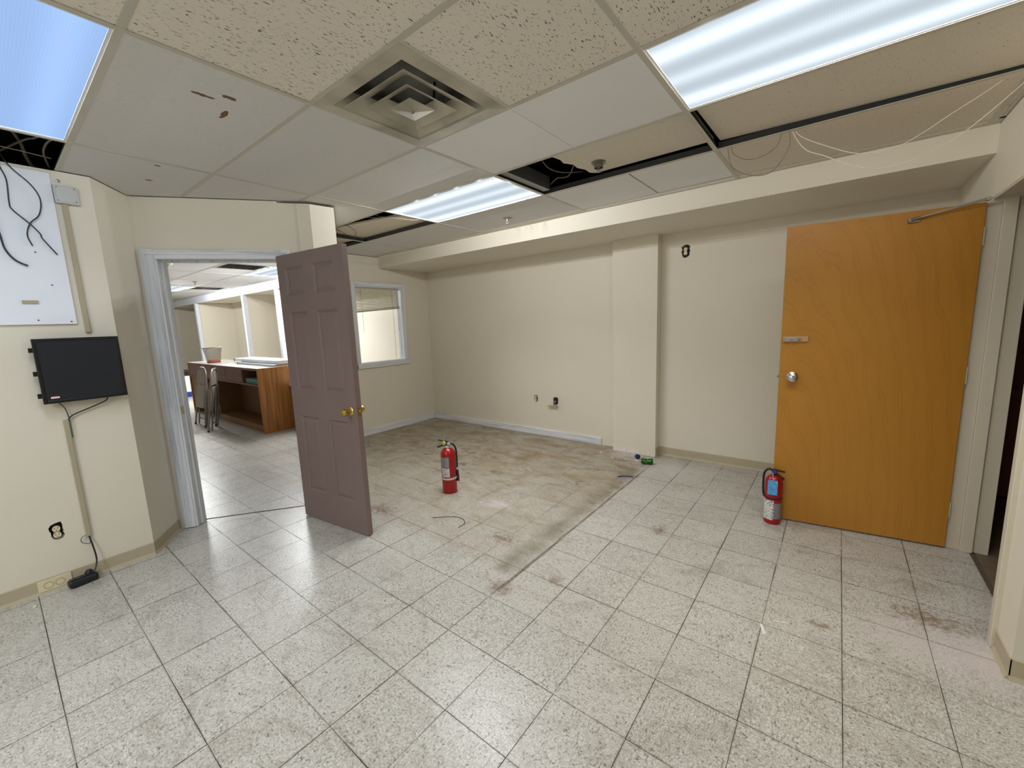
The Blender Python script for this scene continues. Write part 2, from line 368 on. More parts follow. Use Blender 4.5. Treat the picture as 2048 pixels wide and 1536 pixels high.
# a vertical seam strip where the doorway wall was patched beside the post
m = MB(); dwbox(m, 1.062, 1.148, 0, .004, 0, ZW-.012); m.build('trim_1', 'wall_cream', kind='structure')
m = MB().prism([(XM, .54, 0), (IX, IY, 0), (IX-.075, IY-.10, 0), (XM-.12, .44, 0)], (0, 0, ZW)); m.build('wall_return', 'wall_cream', kind='structure')
box('wall_left', 'wall_cream', XM-.12, XM, -2.6, .54, 0, ZW, kind='structure')
DY0, DY1, DZ = 2.536, 3.56, 2.062
m = MB(); m.box(XR, XR+.14, DY1, YB, 0, ZW).box(XR, XR+.14, DY0, DY1, DZ, ZW).box(XR, XR+.14, 2.346, DY0, 0, ZW); m.build('wall_right', 'wall_cream', kind='structure')
box('wall_front_right', 'wall_cream', XR+.14, 3.1, 2.346, 2.466, 0, ZW, kind='structure')
box('wall_east', 'wall_cream', 3.1, 3.22, -2.6, 2.466, 0, ZW, kind='structure')
box('wall_front', 'wall_cream', XM-.12, 3.22, -2.72, -2.6, 0, ZW, kind='structure')
box('ceiling_soffit', 'wall_cream', XW, XR, YS, YB, ZS, ZC+.12, kind='structure')
col = box('wall_column', 'wall_cream', -1.945, -1.463, 4.283, YB, .0, ZS, kind='structure')
# chipped plaster along the foot of the column
m = MB()
for i in range(9):
    x = -1.94+.475*i/9; h = random.uniform(.012, .045); m.box(x, x+.05, 4.276, 4.283, 0.0, h)
m.build('chipped_plaster', 'chalk', col)
# other room and hall shells
box('wall_far_back', 'wall_cream', -15.6, XW-.12, YB, YB+.12, 0, ZW, kind='structure')
box('wall_far_end', 'wall_cream', -15.72, -15.6, -1.6, YB+.12, 0, ZW, kind='structure')
box('wall_far_front', 'wall_cream', -15.6, XM-.12, -1.72, -1.6, 0, ZW, kind='structure')
box('ceiling_soffit_far', 'wall_cream', -15.6, XW-.12, YS+.03, YB, ZS-.01, ZC+.12, kind='structure')
box('trim_2', 'white_post', -15.6, XW-.12, YS, YS+.03, ZS-.02, ZC-.002, kind='structure')
for i, x in enumerate((-13.22, -10.05, -8.42)):
    p = box('white_post', 'white_post', x-.05, x+.05, YS-.005, YS+.075, 0, ZS-.02, bevel=.004)
    tag(p, ('white painted post beside the wire basket', 'white painted post behind the stacked white panels', 'white painted post next to the brown door')[i], 'post', 'white posts under the far beam')
    if i < 2: box('wall_bay', 'wall_cream', x-.04, x+.02, YS+.075, YB, 0, ZS-.02, kind='structure')
box('wall_hall_back', 'hall_brown', XR+.14, 2.6, YB-.03, YB+.12, 0, ZW, kind='structure')
box('wall_hall_side', 'hall_brown', 2.6, 2.7, 2.466, YB+.12, 0, ZW, kind='structure')
box('trim_3', 'hall_brown', XR+.14, 2.6, YB-.05, YB-.03, .12, .82, kind='structure')
box('trim_4', 'hall_brown', XR+.14, 2.6, YB-.065, YB-.03, .82, .90, kind='structure')
box('baseboard_hall', 'hall_dark', XR+.14, 2.6, YB-.06, YB-.03, 0, .115, kind='structure')
# ------------------------------------------------------------------ floor
T = .3048; FX, FY = -1.4226, .0012
floor = box('floor', 'grout', -15.7, 3.2, -2.7, YB+.1, -.12, -.004, kind='structure')
def in_far(x, y): return x < XW-.05 or not (x > XM-.1 or y > 1.745+(-3.31-x)*.5 or ((x-IX)*UY-(y-IY)*UX > -.12 and y > .5))
cells = []
for i in range(-16, 18):
    for j in range(-10, 16):
        x, y = FX+(i+.5)*T, FY+(j+.5)*T
        if x < XW-.05 or x > 3.1 or y > YB+.1 or y < -2.65: continue
        if x > .78 and y > 2.35: continue                                  # hall
        if in_far(x, y): continue
        p = to_px((x, y, 0)); vis = p is not None and -130 < p[0] < 2180 and -130 < p[1] < 1690
        cells.append((0 if vis else 1, math.hypot(x, y), x, y, i, j))
cells.sort()
g = .0011
tm = [MB().prism([(-T/2+g+a, -T/2+g, -.004), (T/2-g, -T/2+g+b, -.004), (T/2-g-c_, T/2-g, -.004), (-T/2+g, T/2-g-d, -.004)], (0, 0, .004)).mesh('floor_tile', 'floor_tile')
      for a, b, c_, d in ((0, 0, 0, 0), (.001, .0005, 0, .001), (0, .001, .0012, 0))]
packed = MB().box(-T/2+.0003, T/2-.0003, -T/2+.0003, T/2-.0003, -.004, 0).mesh('floor_tile', 'floor_tile')     # joints filled with old adhesive
rest = MB()
for k, (vis, d, x, y, i, j) in enumerate(cells):
    rz = (math.pi/2 if (i+j) % 2 else 0)+random.gauss(0, .0025)
    if k < 298:
        dirty = x < -1.42 and y > 1.75 and (y > 2.7 or (i*7+j*3) % 3)
        o = bpy.data.objects.new('floor_tile', packed if dirty else tm[k % 3]); C.objects.link(o); o.parent = floor
        o.location = (x+random.gauss(0, .0003), y+random.gauss(0, .0003), 0 if dirty else random.choice((0, 0, -.0004, .0005))); o.rotation_euler = (0, 0, round(rz/(math.pi/2))*math.pi/2 if dirty else rz)
    elif x < -1.42 and y > 1.75: rest.box(x-T/2+.0003, x+T/2-.0003, y-T/2+.0003, y+T/2-.0003, -.004, 0)
    else: rest.box(x-T/2+g, x+T/2-g, y-T/2+g, y+T/2-g, -.004, 0)
rest.build('floor_tile_field', 'floor_tile', floor, kind='stuff')
far = MB()
for i in range(-48, 0):
    for j in range(-6, 16):
        x, y = FX+(i+.5)*T, FY+(j+.5)*T
        if y > YB or not in_far(x, y): continue
        far.box(x-T/2+g, x+T/2-g, y-T/2+g, y+T/2-g, -.004, 0)
far.build('far_floor_tiles', 'floor_tile', floor, kind='stuff')
box('hall_floor_sheet', 'floor_hall', .735, 2.6, 2.466, YB, -.004, .001, parent=floor)
# threshold strip in the angled doorway
m = MB(); dwbox(m, OU0, OU1, -.125, -.112, 0, .002); m.build('trim_5', 'grout', kind='structure')
# baseboards
def bb_seg(m, p, q, h, t, toe):
    p, q = Vector((*p, 0)), Vector((*q, 0)); d = (q-p).normalized(); n = Vector((d.y, -d.x, 0))
    prof = [(0, 0), (toe, 0), (toe*.8, .006), (t, .018), (t, h-.004), (t*.5, h), (0, h)]
    vs = [p+n*a+Vector((0, 0, b)) for a, b in prof]+[q+n*a+Vector((0, 0, b)) for a, b in prof]; k = len(prof)
    m.add(vs, [tuple(range(k)), tuple(reversed(range(k, 2*k)))]+[(i, k+i, k+(i+1) % k, (i+1) % k) for i in range(k)]); return m
def flip(m):
    m.f = [tuple(reversed(q)) for q in m.f]; return m
def baseboard(name, p, q, h, t, toe, mat):
    m = MB(); bb_seg(m, p, q, h, t, toe); return m.build(name, mat, kind='structure')
# n = (d.y,-d.x): to the right of the walking direction
baseboard('baseboard_left', (XM, -2.6), (XM, .54), .088, .006, .016, 'vinyl_base')
baseboard('baseboard_return', (XM, .538), (IX+.012, IY-.012), .088, .006, .016, 'vinyl_base')
baseboard('baseboard_back', (-1.463, YB), (XR, YB), .092, .006, .016, 'vinyl_base')
baseboard('baseboard_column', (-1.463, 4.29), (-1.463, YB), .092, .006, .012, 'vinyl_base')
baseboard('baseboard_right', (XR, DY0-.01), (XR, 2.34), .092, .006, .014, 'vinyl_base')
baseboard('baseboard_front_right', (XR-.004, 2.346), (3.1, 2.346), .092, .006, .014, 'vinyl_base')
m = MB().box(XW+.018, -2.14, YB-.018, YB, 0, .088); m.build('baseboard_back_wood', 'whitewash_flat', bevel=.004, kind='structure')
m = MB().box(XW, XW+.018, 2.965, YB-.018, 0, .088); m.build('baseboard_window', 'whitewash_flat', bevel=.004, kind='structure')
# ------------------------------------------------------------------ ceiling: plenum, tees, tiles
GX, GY, G = -1.8561, .4093, .6096
m = MB(); m.box(-15.8, 3.3, -2.9, YB+.25, 3.0, 3.08)
m.box(-15.8, -15.72, -2.9, YB+.25, ZC-.1, 3.0).box(3.22, 3.3, -2.9, YB+.25, ZC-.1, 3.0).box(-15.72, 3.22, -2.9, -2.72, ZC-.1, 3.0).box(-15.72, 3.22, YB+.12, YB+.25, ZC-.1, 3.0)
ceiling = m.build('ceiling', 'deck_dark', kind='structure')
mats_tile = {}
def tile_mesh(lx, ly, mat):
    k = (round(lx, 3), round(ly, 3), mat)
    if k not in mats_tile:
        mats_tile[k] = MB().box(-lx/2, lx/2, -ly/2, ly/2, 0, .016).mesh('ceiling_tile', mat)
    return mats_tile[k]
def tile(x0, x1, y0, y1, mat, dz=0, rx=0, ry=0, gap=.004):
    o = bpy.data.objects.new('ceiling_tile', tile_mesh(x1-x0-2*gap, y1-y0-2*gap, mat)); C.objects.link(o); o.parent = ceiling
    o.location = ((x0+x1)/2, (y0+y1)/2, ZC+.0022+dz); o.rotation_euler = (rx, ry, 0); return o
def tee(x0, x1, y0, y1, along):
    m = MB(); h = .012
    if along == 'x':
        m.box(x0, x1, y0-h, y0+h, ZC, ZC+.0016); f = m.build('tee_bar', 'tee_bar', ceiling)
        MB().box(x0, x1, y0-.001, y0+.001, ZC+.0016, ZC+.040).build('tee_web', 'tee_web', f)
    else:
        m.box(x0-h, x0+h, y0, y1, ZC-.0004, ZC+.0014); f = m.build('tee_bar', 'tee_bar', ceiling)
        MB().box(x0-.001, x0+.001, y0, y1, ZC+.0014, ZC+.040).build('tee_web', 'tee_web', f)
gx = lambda i: GX+G*i
gy = lambda j: GY+G*j
LIGHTS = ((-2, -1), (-2, 3), (2, 2), (0, -4))      # grid cell of each troffer, two columns wide
for i in range(-4, 8, 2):              # main tees, one every four feet
    tee(gx(i), gx(i), -2.72, YS, 'y')
tee(gx(1), gx(1), gy(1), gy(2), 'y')
for i in range(-6, 8, 2):
    for j in range(-5, 6):
        tee(gx(i)+.012, gx(i+2)-.012, gy(j), gy(j), 'x')
for i in range(-6, 8, 2):
    for j in range(-5, 6):
        x0, x1, y0, y1 = gx(i), gx(i+2), gy(j), gy(j+1)
        if j == 5: y1 = YS
        k = (i, j)
        if k in LIGHTS: continue
        if i == -4 and j == -1: continue                        # missing tile above the white board
        if i == -6 and j == 3: tile(x0, x1, y0, y1, 'tile_worn', .03, math.radians(5), math.radians(1.5)); continue
        if i == -4 and j == 3: 
            o = tile(x0, x1, y0, y1, 'tile_worn', .047); o.location.x -= .08; o.location.y += .20; o.rotation_euler = (0, 0, math.radians(12)); continue
        if i == 0 and j == 1: tile(gx(1), x1, y0, y1, 'tile_old'); continue
        if i == 0 and j == 2: tile(x0, gx(1)+.004, y0, y1, 'tile_white'); tile(gx(1)-.002, x1, y0, y1, 'tile_white', .0004); continue
        if i == 0 and j == 4: tile(x0, gx(1)+.06, y0, y1, 'tile_white'); tile(gx(1)+.062, x1, y0, y1, 'tile_white', .0008); continue
        if i == 0 and j == 3: continue                          # broken tile, below
        if i == 2 and j == 3: tile(x0+.02, x1, y0, y1, 'tile_worn', .022, math.radians(1.5), math.radians(1.35)); continue
        if i == 2 and j == 4: tile(x0, x1, y0, y1, 'tile_worn'); continue
        mat = 'tile_new' if i <= -2 else 'tile_old'
        if j == 5: mat = 'tile_worn'
        if i >= 0 and j == 5: mat = 'tile_white' if i == 0 else 'tile_worn'
        tile(x0, x1, y0, y1, mat)
# the broken tile with a ragged edge, lifted off its tees
edge = [(-1.47, gy(3)+.01), (-1.50, gy(3)+.06), (-1.47, gy(3)+.13), (-1.46, gy(3)+.20), (-1.475, gy(3)+.26), (-1.44, gy(3)+.33), (-1.45, gy(3)+.40), (-1.425, gy(3)+.47), (-1.43, gy(3)+.54), (-1.40, gy(3)+.60)]
m = MB().prism([(gx(2)-.006, gy(3)+.01, 0), (gx(2)-.006, gy(4)-.03, 0)]+[(x, min(y, gy(4)-.03), 0) for x, y in reversed(edge)], (0, 0, .016))
o = m.build('ceiling_tile', 'tile_worn', ceiling); o.location = (0, -.004, ZC+.046); o['label'] = 'beige tile with a broken ragged edge'
# perimeter angle on the soffit and walls
MB().box(XW, XR, YS-.022, YS, ZC, ZC+.0018).build('wall_angle', 'tee_bar', ceiling)
MB().box(XR-.022, XR, 2.346, YS-.022, ZC, ZC+.0018).build('wall_angle', 'tee_bar', ceiling)
# other room ceiling
FARL = {(-10, 4): (30, 85), (-16, 3): (30, 95)}       # grid cell: watts of lens and tubes
for i in range(-24, -6, 2):
    tee(gx(i), gx(i), -1.6, YS, 'y')
    for j in range(-3, 6):
        tee(gx(i)+.012, gx(i+2)-.012, gy(j), gy(j), 'x')
        y1 = gy(j+1) if j < 5 else YS
        if (i, j) in FARL: continue
        if (i, j) == (-10, 3): tile(gx(-10), gx(-9), gy(j), y1, 'tile_white'); continue
        if (i, j) == (-16, 4): tile(gx(-16), gx(-15), gy(j), y1, 'tile_white'); continue
        tile(gx(i), gx(i+2), gy(j), y1, 'tile_white')
tile(-4.4, XM, -1.6, gy(-1), 'tile_white')
# ------------------------------------------------------------------ ceiling fixtures
def light_fixture(i, j, mat, label, beam, glow=0, col=NEUTRAL, spread=LAMP_SPREAD, lamp='lens_light'):
    x0, x1, y0, y1 = gx(i), gx(i+2), gy(j), gy(j+1)
    t = empty('ceiling_light', ((x0+x1)/2, (y0+y1)/2, ZC), label=label, cat='ceiling light', group='fluorescent troffers in the drop ceiling')
    hx, hy = (x1-x0)/2-.004, (y1-y0)/2-.004
    m = MB().box(-hx, hx, -hy, hy, .09, .105).box(-hx, -hx+.004, -hy, hy, .004, .09).box(hx-.004, hx, -hy, hy, .004, .09).box(-hx, hx, -hy, -hy+.004, .004, .09).box(-hx, hx, hy-.004, hy, .004, .09)
    m.build('housing', 'galvanised', t)
    m = MB(); e = .018
    m.box(-hx, hx, -hy, -hy+e, .0018, .008).box(-hx, hx, hy-e, hy, .0018, .008).box(-hx, -hx+e, -hy+e, hy-e, .0018, .008).box(hx-e, hx, -hy+e, hy-e, .0018, .008)
    m.build('frame', 'white_plastic', t)
    MB().box(-hx+e, hx-e, -hy+e, hy-e, .004, .008).build('diffuser', mat, t)
    L = bpy.data.lights.new(lamp, 'AREA'); L.shape = 'RECTANGLE'; L.size = 2*(hx-e); L.size_y = 2*(hy-e); L.energy = beam; L.color = col; L.spread = math.radians(spread)
    lo = bpy.data.objects.new(lamp, L); C.objects.link(lo); lo.parent = t; lo.location = (0, 0, .0035)
    if glow:                                   # wide light of the tubes, a row of small lamps along each
        P = bpy.data.lights.new('tube_light', 'POINT'); P.energy = glow/8; P.color = col; P.shadow_soft_size = 0
        for yy in (-.10, .10):
            for k in range(4):
                po = bpy.data.objects.new('tube_light', P); C.objects.link(po); po.parent = t; po.location = (-.36+.24*k+(.06 if yy > 0 else -.06), yy, -.003)
    return t
light_fixture(-2, -1, 'diffuser_cool', 'bluish fluorescent ceiling panel beside the open plenum hole', 5, 10, COOL)
light_fixture(-2, 3, 'diffuser_white', 'fluorescent ceiling panel between the two lifted ceiling tiles', 10, 31)
light_fixture(2, 2, 'diffuser_white', 'fluorescent ceiling panel above the yellow wooden door', 8, 13, (1, .965, .90))
light_fixture(0, -4, 'diffuser_white', 'fluorescent ceiling panel near the front wall', 42, spread=WIDE_SPREAD, lamp='ceiling_lamp_rear_offscreen')
FL = ['far-room ceiling light beside the slotted vent over the desk', 'far-room ceiling light at the second slotted vent']
for (k, lab) in zip(FARL, FL): light_fixture(k[0], k[1], 'diffuser_white', lab, *FARL[k])
# ------------------------------------------------------------------ air vents
def soot_ring(a, za, b, zb, sa, sb, name, parent, thick=.0):
    sgn = ((-1, -1), (1, -1), (1, 1), (-1, 1)); N = 6; vs, so = [], []
    def ring(h, z, s):
        for c in range(4):
            p, q = sgn[c], sgn[(c+1) % 4]
            for k in range(N):
                t = k/N; vs.append((h*(p[0]+(q[0]-p[0])*t), h*(p[1]+(q[1]-p[1])*t), z)); so.append(s*(.55+.9*math.sin(math.pi*t)**.7) if s else 0)
    R_ = 5
    for r in range(R_+1): t = r/R_; ring(a+(b-a)*t, za+(zb-za)*t, sa+(sb-sa)*t**1.6)
    M = 4*N
    fs = [(r*M+k, (r+1)*M+k, (r+1)*M+(k+1) % M, r*M+(k+1) % M) for r in range(R_) for k in range(M)]
    k0 = len(vs)                       # back face
    vs += [(x, y, z+.0025) for x, y, z in vs]; so += so[:]
    fs += [tuple(reversed([i+k0 for i in q])) for q in fs]
    for r in (0, R_):
        for k in range(M):
            q = (r*M+k, r*M+(k+1) % M, k0+r*M+(k+1) % M, k0+r*M+k); fs.append(q if r == 0 else tuple(reversed(q)))
    m = MB(); m.add(vs, fs); o = m.build(name, 'vent_enamel', parent)
    return o
vent = empty('air_vent', ((gx(0)+gx(1))/2, (gy(1)+gy(2))/2, ZC), label='square four-way ceiling air diffuser with sooty nested louvres', cat='air vent')
soot_ring(.303, -.002, .238, -.004, 0, .30, 'flange', vent)
soot_ring(.238, -.004, .185, .055, .35, 1.0, 'throat', vent)
soot_ring(.205, -.012, .125, .030, .06, .75, 'louvre', vent)
soot_ring(.138, -.014, .070, .026, .06, .8, 'louvre', vent)
soot_ring(.070, -.016, .0015, -.026, .05, .15, 'centre_plate', vent)
m = MB().box(-.2, .2, -.2, .2, .10, .104).box(-.2, -.196, -.2, .2, .05, .10).box(.196, .2, -.2, .2, .05, .10).box(-.2, .2, -.2, -.196, .05, .10).box(-.2, .2, .196, .2, .05, .10); m.build('duct_box', 'galvanised', vent)
MB().lathe([(.0, -.033), (.008, -.031), (.011, -.026)], 10).build('screw', 'dull_steel', vent)
MB().tube([(-.02, .13, .05), (.03, .1, .03), (.07, .07, .04), (.09, .06, .09)], .006).build('damper_lever', 'black_plastic', vent)
def slot_vent(x, y, label):
    t = empty('slot_vent', (x, y, ZC), label=label, cat='air vent', group='slotted vents in the far room ceiling')
    m = MB(); m.box(-.30, .30, -.30, -.26, -.001, .006).box(-.30, .30, .26, .30, -.001, .006).box(-.30, -.26, -.26, .26, -.001, .006).box(.26, .30, -.26, .26, -.001, .006); m.build('frame', 'tee_bar', t)
    MB().box(-.28, .28, -.28, .28, .14, .144).box(-.28, -.276, -.28, .28, .006, .14).box(.276, .28, -.28, .28, .006, .14).box(-.276, .276, -.28, -.276, .006, .14).box(-.276, .276, .276, .28, .006, .14).build('duct_box', 'galvanised', t)
    for k in range(6):
        yy = -.22+.088*k; MB().hexa([(-.26, yy-.02, .0), (.26, yy-.02, .0), (.26, yy+.018, .016), (-.26, yy+.018, .016)], [(-.26, yy-.02, .002), (.26, yy-.02, .002), (.26, yy+.018, .018), (-.26, yy+.018, .018)]).build('slat', 'tee_bar', t)
slot_vent(gx(-9)+.3048, (gy(3)+gy(4))/2, 'slotted ceiling vent beside the far light over the desk')
slot_vent(gx(-15)+.3048, (gy(4)+gy(5))/2, 'slotted ceiling vent farther off, close to the white beam')
# ------------------------------------------------------------------ sprinklers, detector
def sprinkler(x, y, z, label, cup):
    t = empty('sprinkler_head', (x, y, z), label=label, cat='sprinkler', group='ceiling sprinkler heads')
    if cup: MB().lathe([(.045, 0), (.046, -.006), (.030, -.010), (.030, -.034), (.027, -.034), (.027, -.004)], 20, closed=False).build('escutcheon', 'dull_steel', t, smooth=True)
    else: MB().lathe([(.0, -.001), (.040, -.001), (.042, -.006), (.018, -.010), (.0, -.010)], 20).build('escutcheon', 'dull_steel', t, smooth=True)
    b = -.012
    MB().lathe([(.011, 0), (.011, b-.014), (.008, b-.016), (.008, b-.02)], 10).build('body', 'dull_steel', t)
    m = MB(); m.tube([(.008, 0, b-.016), (.013, 0, b-.028), (.003, 0, b-.042)], .0028); m.tube([(-.008, 0, b-.016), (-.013, 0, b-.028), (-.003, 0, b-.042)], .0028); m.build('frame_arms', 'dull_steel', t)
    MB().lathe([(.0, b-.041), (.019, b-.042), (.019, b-.045), (.0, b-.046)], 12).build('deflector', 'dull_steel', t)
sprinkler(-1.296, 2.64, ZC+.043, 'steel sprinkler head with cup in the broken tile', True)
sprinkler(-2.50, 3.19, ZC+.0022, 'flush sprinkler head in the plain tile near the soffit', False)
sprinkler(-9.40, 2.58, ZC+.0022, 'small sprinkler head in the far room ceiling', False)
t = empty('smoke_detector', (-7.06, 1.66, ZC), label='round beige smoke detector seen at the door jamb', cat='detector')
MB().lathe([(.062, .0), (.065, -.02), (.05, -.04), (.0, -.045)], 20).build('body', 'ivory', t, smooth=True); MB().lathe([(.02, -.046), (.018, -.05), (0, -.05)], 12).build('sensor', 'black_plastic', t)
# ------------------------------------------------------------------ loose ceiling cables
def cable(name, pts, r, mat, label, group=None, parent=None, cat='cable'):
    o = MB().tube(pts, r).build(name, mat, parent, smooth=True)
    if not parent: tag(o, label, cat, group)
    return o
H = ZC
cable('data_cable', [(-.56, 2.862, H+.03), (-.555, 2.865, H-.01), (-.537, 2.87, 2.407), (-.471, 2.87, 2.365), (-.384, 2.87, 2.367), (-.326, 2.87, 2.404), (-.312, 2.866, H), (-.32, 2.862, H+.03)], .0026, 'cable_grey', 'small dark loop of cable hanging below the tilted tile', 'loose ceiling cables')
cable('data_cable', [(-.575, 2.862, H+.03), (-.572, 2.866, H-.02), (-.548, 2.87, 2.341), (-.455, 2.87, 2.277), (-.355, 2.87, 2.267), (-.288, 2.87, 2.342), (-.268, 2.868, 2.401), (-.28, 2.862, H+.03)], .0026, 'cable_grey', 'larger loop of cable hanging below the tilted tile', 'loose ceiling cables')
cable('data_cable', [(-.262, 2.862, H+.03), (-.25, 2.88, H-.02), (-.195, 2.9, 2.351), (-.11, 2.9, 2.299), (-.002, 2.9, 2.227), (.118, 2.9, 2.181), (.244, 2.9, 2.194), (.358, 2.9, 2.241), (.446, 2.9, 2.306), (.563, 2.9, 2.419), (.60, 2.9, H+.02)], .0022, 'cable_white', 'long pale cable sagging lowest toward the right wall', 'loose ceiling cables')
cable('data_cable', [(-.258, 2.863, H+.03), (-.227, 2.895, 2.431), (-.113, 2.91, 2.354), (.035, 2.91, 2.275), (.167, 2.91, 2.27), (.253, 2.91, 2.303), (.348, 2.91, 2.361), (.451, 2.91, 2.42), (.53, 2.91, H+.02)], .0020, 'cable_white', 'pale cable sagging less, above the lowest one', 'loose ceiling cables')
cable('data_cable', [(-4.02, 2.262, H+.05), (-4.0, 2.42, H-.01), (-3.93, 2.44, H-.075), (-3.86, 2.45, H-.06), (-3.85, 2.44, H), (-3.86, 2.3, H+.06)], .0025, 'cable_dark', 'thin cable loop drooping by the lifted tile over the brown door', 'loose ceiling cables')
cable('data_cable', [(-3.5, 2.26, H+.04), (-3.3, 2.29, H-.004), (-3.15, 2.42, H-.012), (-3.10, 2.60, H-.008), (-3.06, 2.66, H+.04)], .0022, 'cable_grey', 'pale cable lying across the gap beside the centre light', 'loose ceiling cables')
cable('data_cable', [(-3.25, 2.27, H+.10), (-3.4, 2.40, H+.05), (-3.2, 2.5, H+.03), (-3.12, 2.62, H+.08)], .0025, 'cable_grey', 'grey cable inside the gap beside the centre light', 'loose ceiling cables')
# side of the ducting and cables seen through the holes
cable('flexible_conduit', [(-1.56, 2.27, H+.18), (-1.60, 2.45, H+.07), (-1.585, 2.62, H+.05), (-1.52, 2.84, H+.09)], .004, 'cable_grey', 'grey cable inside the hole by the broken tile', 'cables in the ceiling void')
cable('flexible_conduit', [(-1.765, 2.80, H+.05), (-1.66, 2.72, H+.05), (-1.55, 2.70, H+.04), (-1.43, 2.60, H+.12)], .004, 'cable_grey', 'second grey cable crossing the hole by the broken tile', 'cables in the ceiling void')
o = MB().box(-1.835, -1.775, 2.265, 2.80, H+.012, H+.105).build('metal_bracket', 'galvanised'); tag(o, 'galvanised metal side inside the ceiling hole', 'bracket')
cable('ceiling_wire', [(-3.40, .10, H+.35), (-3.60, .27, H+.15), (-3.66, .30, H+.06), (-3.66, .33, H-.02)], .008, 'cable_grey', 'thick grey conduit crossing the open plenum hole', 'cables in the ceiling void')
cable('ceiling_wire', [(-3.30, .40, H+.14), (-3.42, .33, H+.10), (-3.56, .30, H+.12), (-3.75, .20, H+.08)], .005, 'cable_grey', 'thin grey cable crossing behind the conduit in the open hole', 'cables in the ceiling void')
cable('ceiling_wire', [(-3.30, .385, H+.08), (-3.42, .365, H+.08), (-3.54, .36, H+.06), (-3.66, .385, H+.02)], .005, 'cable_grey', 'curved cable nearest the tile edge in the open hole', 'cables in the ceiling void')
cable('ceiling_wire', [(-3.55, -.1, H+.06), (-3.56, .2, H+.06), (-3.57, .39, H+.05)], .002, 'cable_white', 'thin white wire stretched across the open hole', 'cables in the ceiling void')
# ------------------------------------------------------------------ window
win = empty('window_1', (XW, (WY0+WY1)/2, WZ0), kind='structure', label='interior window with whitewashed casing in the far left wall', cat='window')
hw = (WY1-WY0)/2; hz = WZ1-WZ0
c_ = .052
for nm, a in (('casing', (0, .02, -hw-c_, -hw, -c_-.01, hz+c_)), ('casing', (0, .02, hw, hw+c_, -c_-.01, hz+c_))): box(nm, 'whitewash_upright', *a, parent=win, bevel=.003)
box('casing', 'whitewash_flat', 0, .022, -hw, hw, hz, hz+c_+.008, parent=win, bevel=.003)
box('sill', 'whitewash_flat', -.0, .026, -hw-c_, hw+c_, -c_-.012, 0, parent=win, bevel=.003)
m = MB().box(-.12, 0, -hw, -hw+.012, 0, hz).box(-.12, 0, hw-.012, hw, 0, hz).box(-.12, 0, -hw+.012, hw-.012, 0, .012).box(-.12, 0, -hw+.012, hw-.012, hz-.012, hz); m.build('jamb_lining', 'white_post', win)
box('pane', 'pane_glass', -.092, -.088, -hw+.012, hw-.012, .012, hz-.012, parent=win)
bl = empty('window_blind', (XW-.045, (WY0+WY1)/2, WZ1-.014), label='beige mini blind hanging askew, half raised, in the window', cat='blind')
bw = hw-.022
box('headrail', 'blind_slat', -.014, .014, -bw, bw, -.026, 0, parent=bl, bevel=.002)
slm = None
for k in range(15):
    z = -.036-.0155*k; tl = -.05*(k/14)**2          # the stack sags toward the door side
    o = MB().hexa([(-.008, -bw, z-.006+tl), (.008, -bw, z+.004+tl), (.008, bw-.006, z+.004), (-.008, bw-.006, z-.006)][::-1], [(-.008, -bw, z-.005+tl), (.008, -bw, z+.005+tl), (.008, bw-.006, z+.005), (-.008, bw-.006, z-.005)][::-1]).build('slat', 'blind_slat', bl)
z = -.036-.0155*15
MB().hexa([(-.012, -bw, z-.072), (.012, -bw, z-.072), (.012, bw-.004, z-.016), (-.012, bw-.004, z-.016)], [(-.012, -bw, z-.048), (.012, -bw, z-.048), (.012, bw-.004, z+.008), (-.012, bw-.004, z+.008)]).build('bottom_rail', 'blind_rail', bl)
for y, z1 in ((-.27, -.62), (.23, -1.0), (.315, -.62), (.335, -.97)):
    MB().tube([(.016, y, -.02), (.016, y+.004, z1*.5), (.016, y+.002, z1)], .0018, n=5, smooth=False).build('cord', 'cable_grey', bl)
# ------------------------------------------------------------------ angled doorway casing and brown door
fr = empty('trim_6', (0, 0, 0), kind='structure', label='whitewashed casing around the angled doorway', cat='door frame')
for u0, u1 in ((.022, OU0+.004), (OU1-.004, .985)):
    m = MB(); dwbox(m, u0, u1, 0, .017, .004, OZ-.02+.07); m.build('casing', 'whitewash_upright', fr, bevel=.004)
    mid = u0+.012 if u0 < .5 else u1-.028
    m = MB(); dwbox(m, mid+.002, mid+.02, .017, .024, .004, OZ+.03); m.build('bead', 'whitewash_upright', fr, bevel=.003)
m = MB(); dwbox(m, OU0+.004, OU1-.004, 0, .017, OZ-.02, OZ+.05); m.build('casing', 'whitewash_flat', fr, bevel=.004)
m = MB(); dwbox(m, .05, .96, .017, .024, OZ+.012, OZ+.032); m.build('bead', 'whitewash_flat', fr, bevel=.003)
m = MB(); dwbox(m, OU0, OU0+.018, -.13, .008, .004, OZ); m.build('jamb', 'whitewash_upright', fr)
m = MB(); dwbox(m, OU1-.018, OU1, -.13, .008, .004, OZ); m.build('jamb', 'whitewash_upright', fr)
m = MB(); dwbox(m, OU0+.018, OU1-.018, -.13, .008, OZ-.02, OZ); m.build('jamb', 'whitewash_flat', fr)
m = MB(); dwbox(m, OU0+.018, OU0+.03, -.085, -.04, .004, OZ-.02); dwbox(m, OU1-.03, OU1-.018, -.085, -.04, .004, OZ-.02); dwbox(m, OU0+.03, OU1-.03, -.085, -.04, OZ-.032, OZ-.02); m.build('door_stop', 'whitewash_upright', fr)
m = MB(); dwbox(m, OU0+.018, OU0+.020, -.034, -.008, .895, .955); m.build('strike_plate', 'brass', fr)
A = Vector((-3.318, 1.432, 0)); Bd = Vector((-2.566, 1.5215, 0)); W = (Bd-A).length; ang = math.atan2(Bd.y-A.y, Bd.x-A.x)
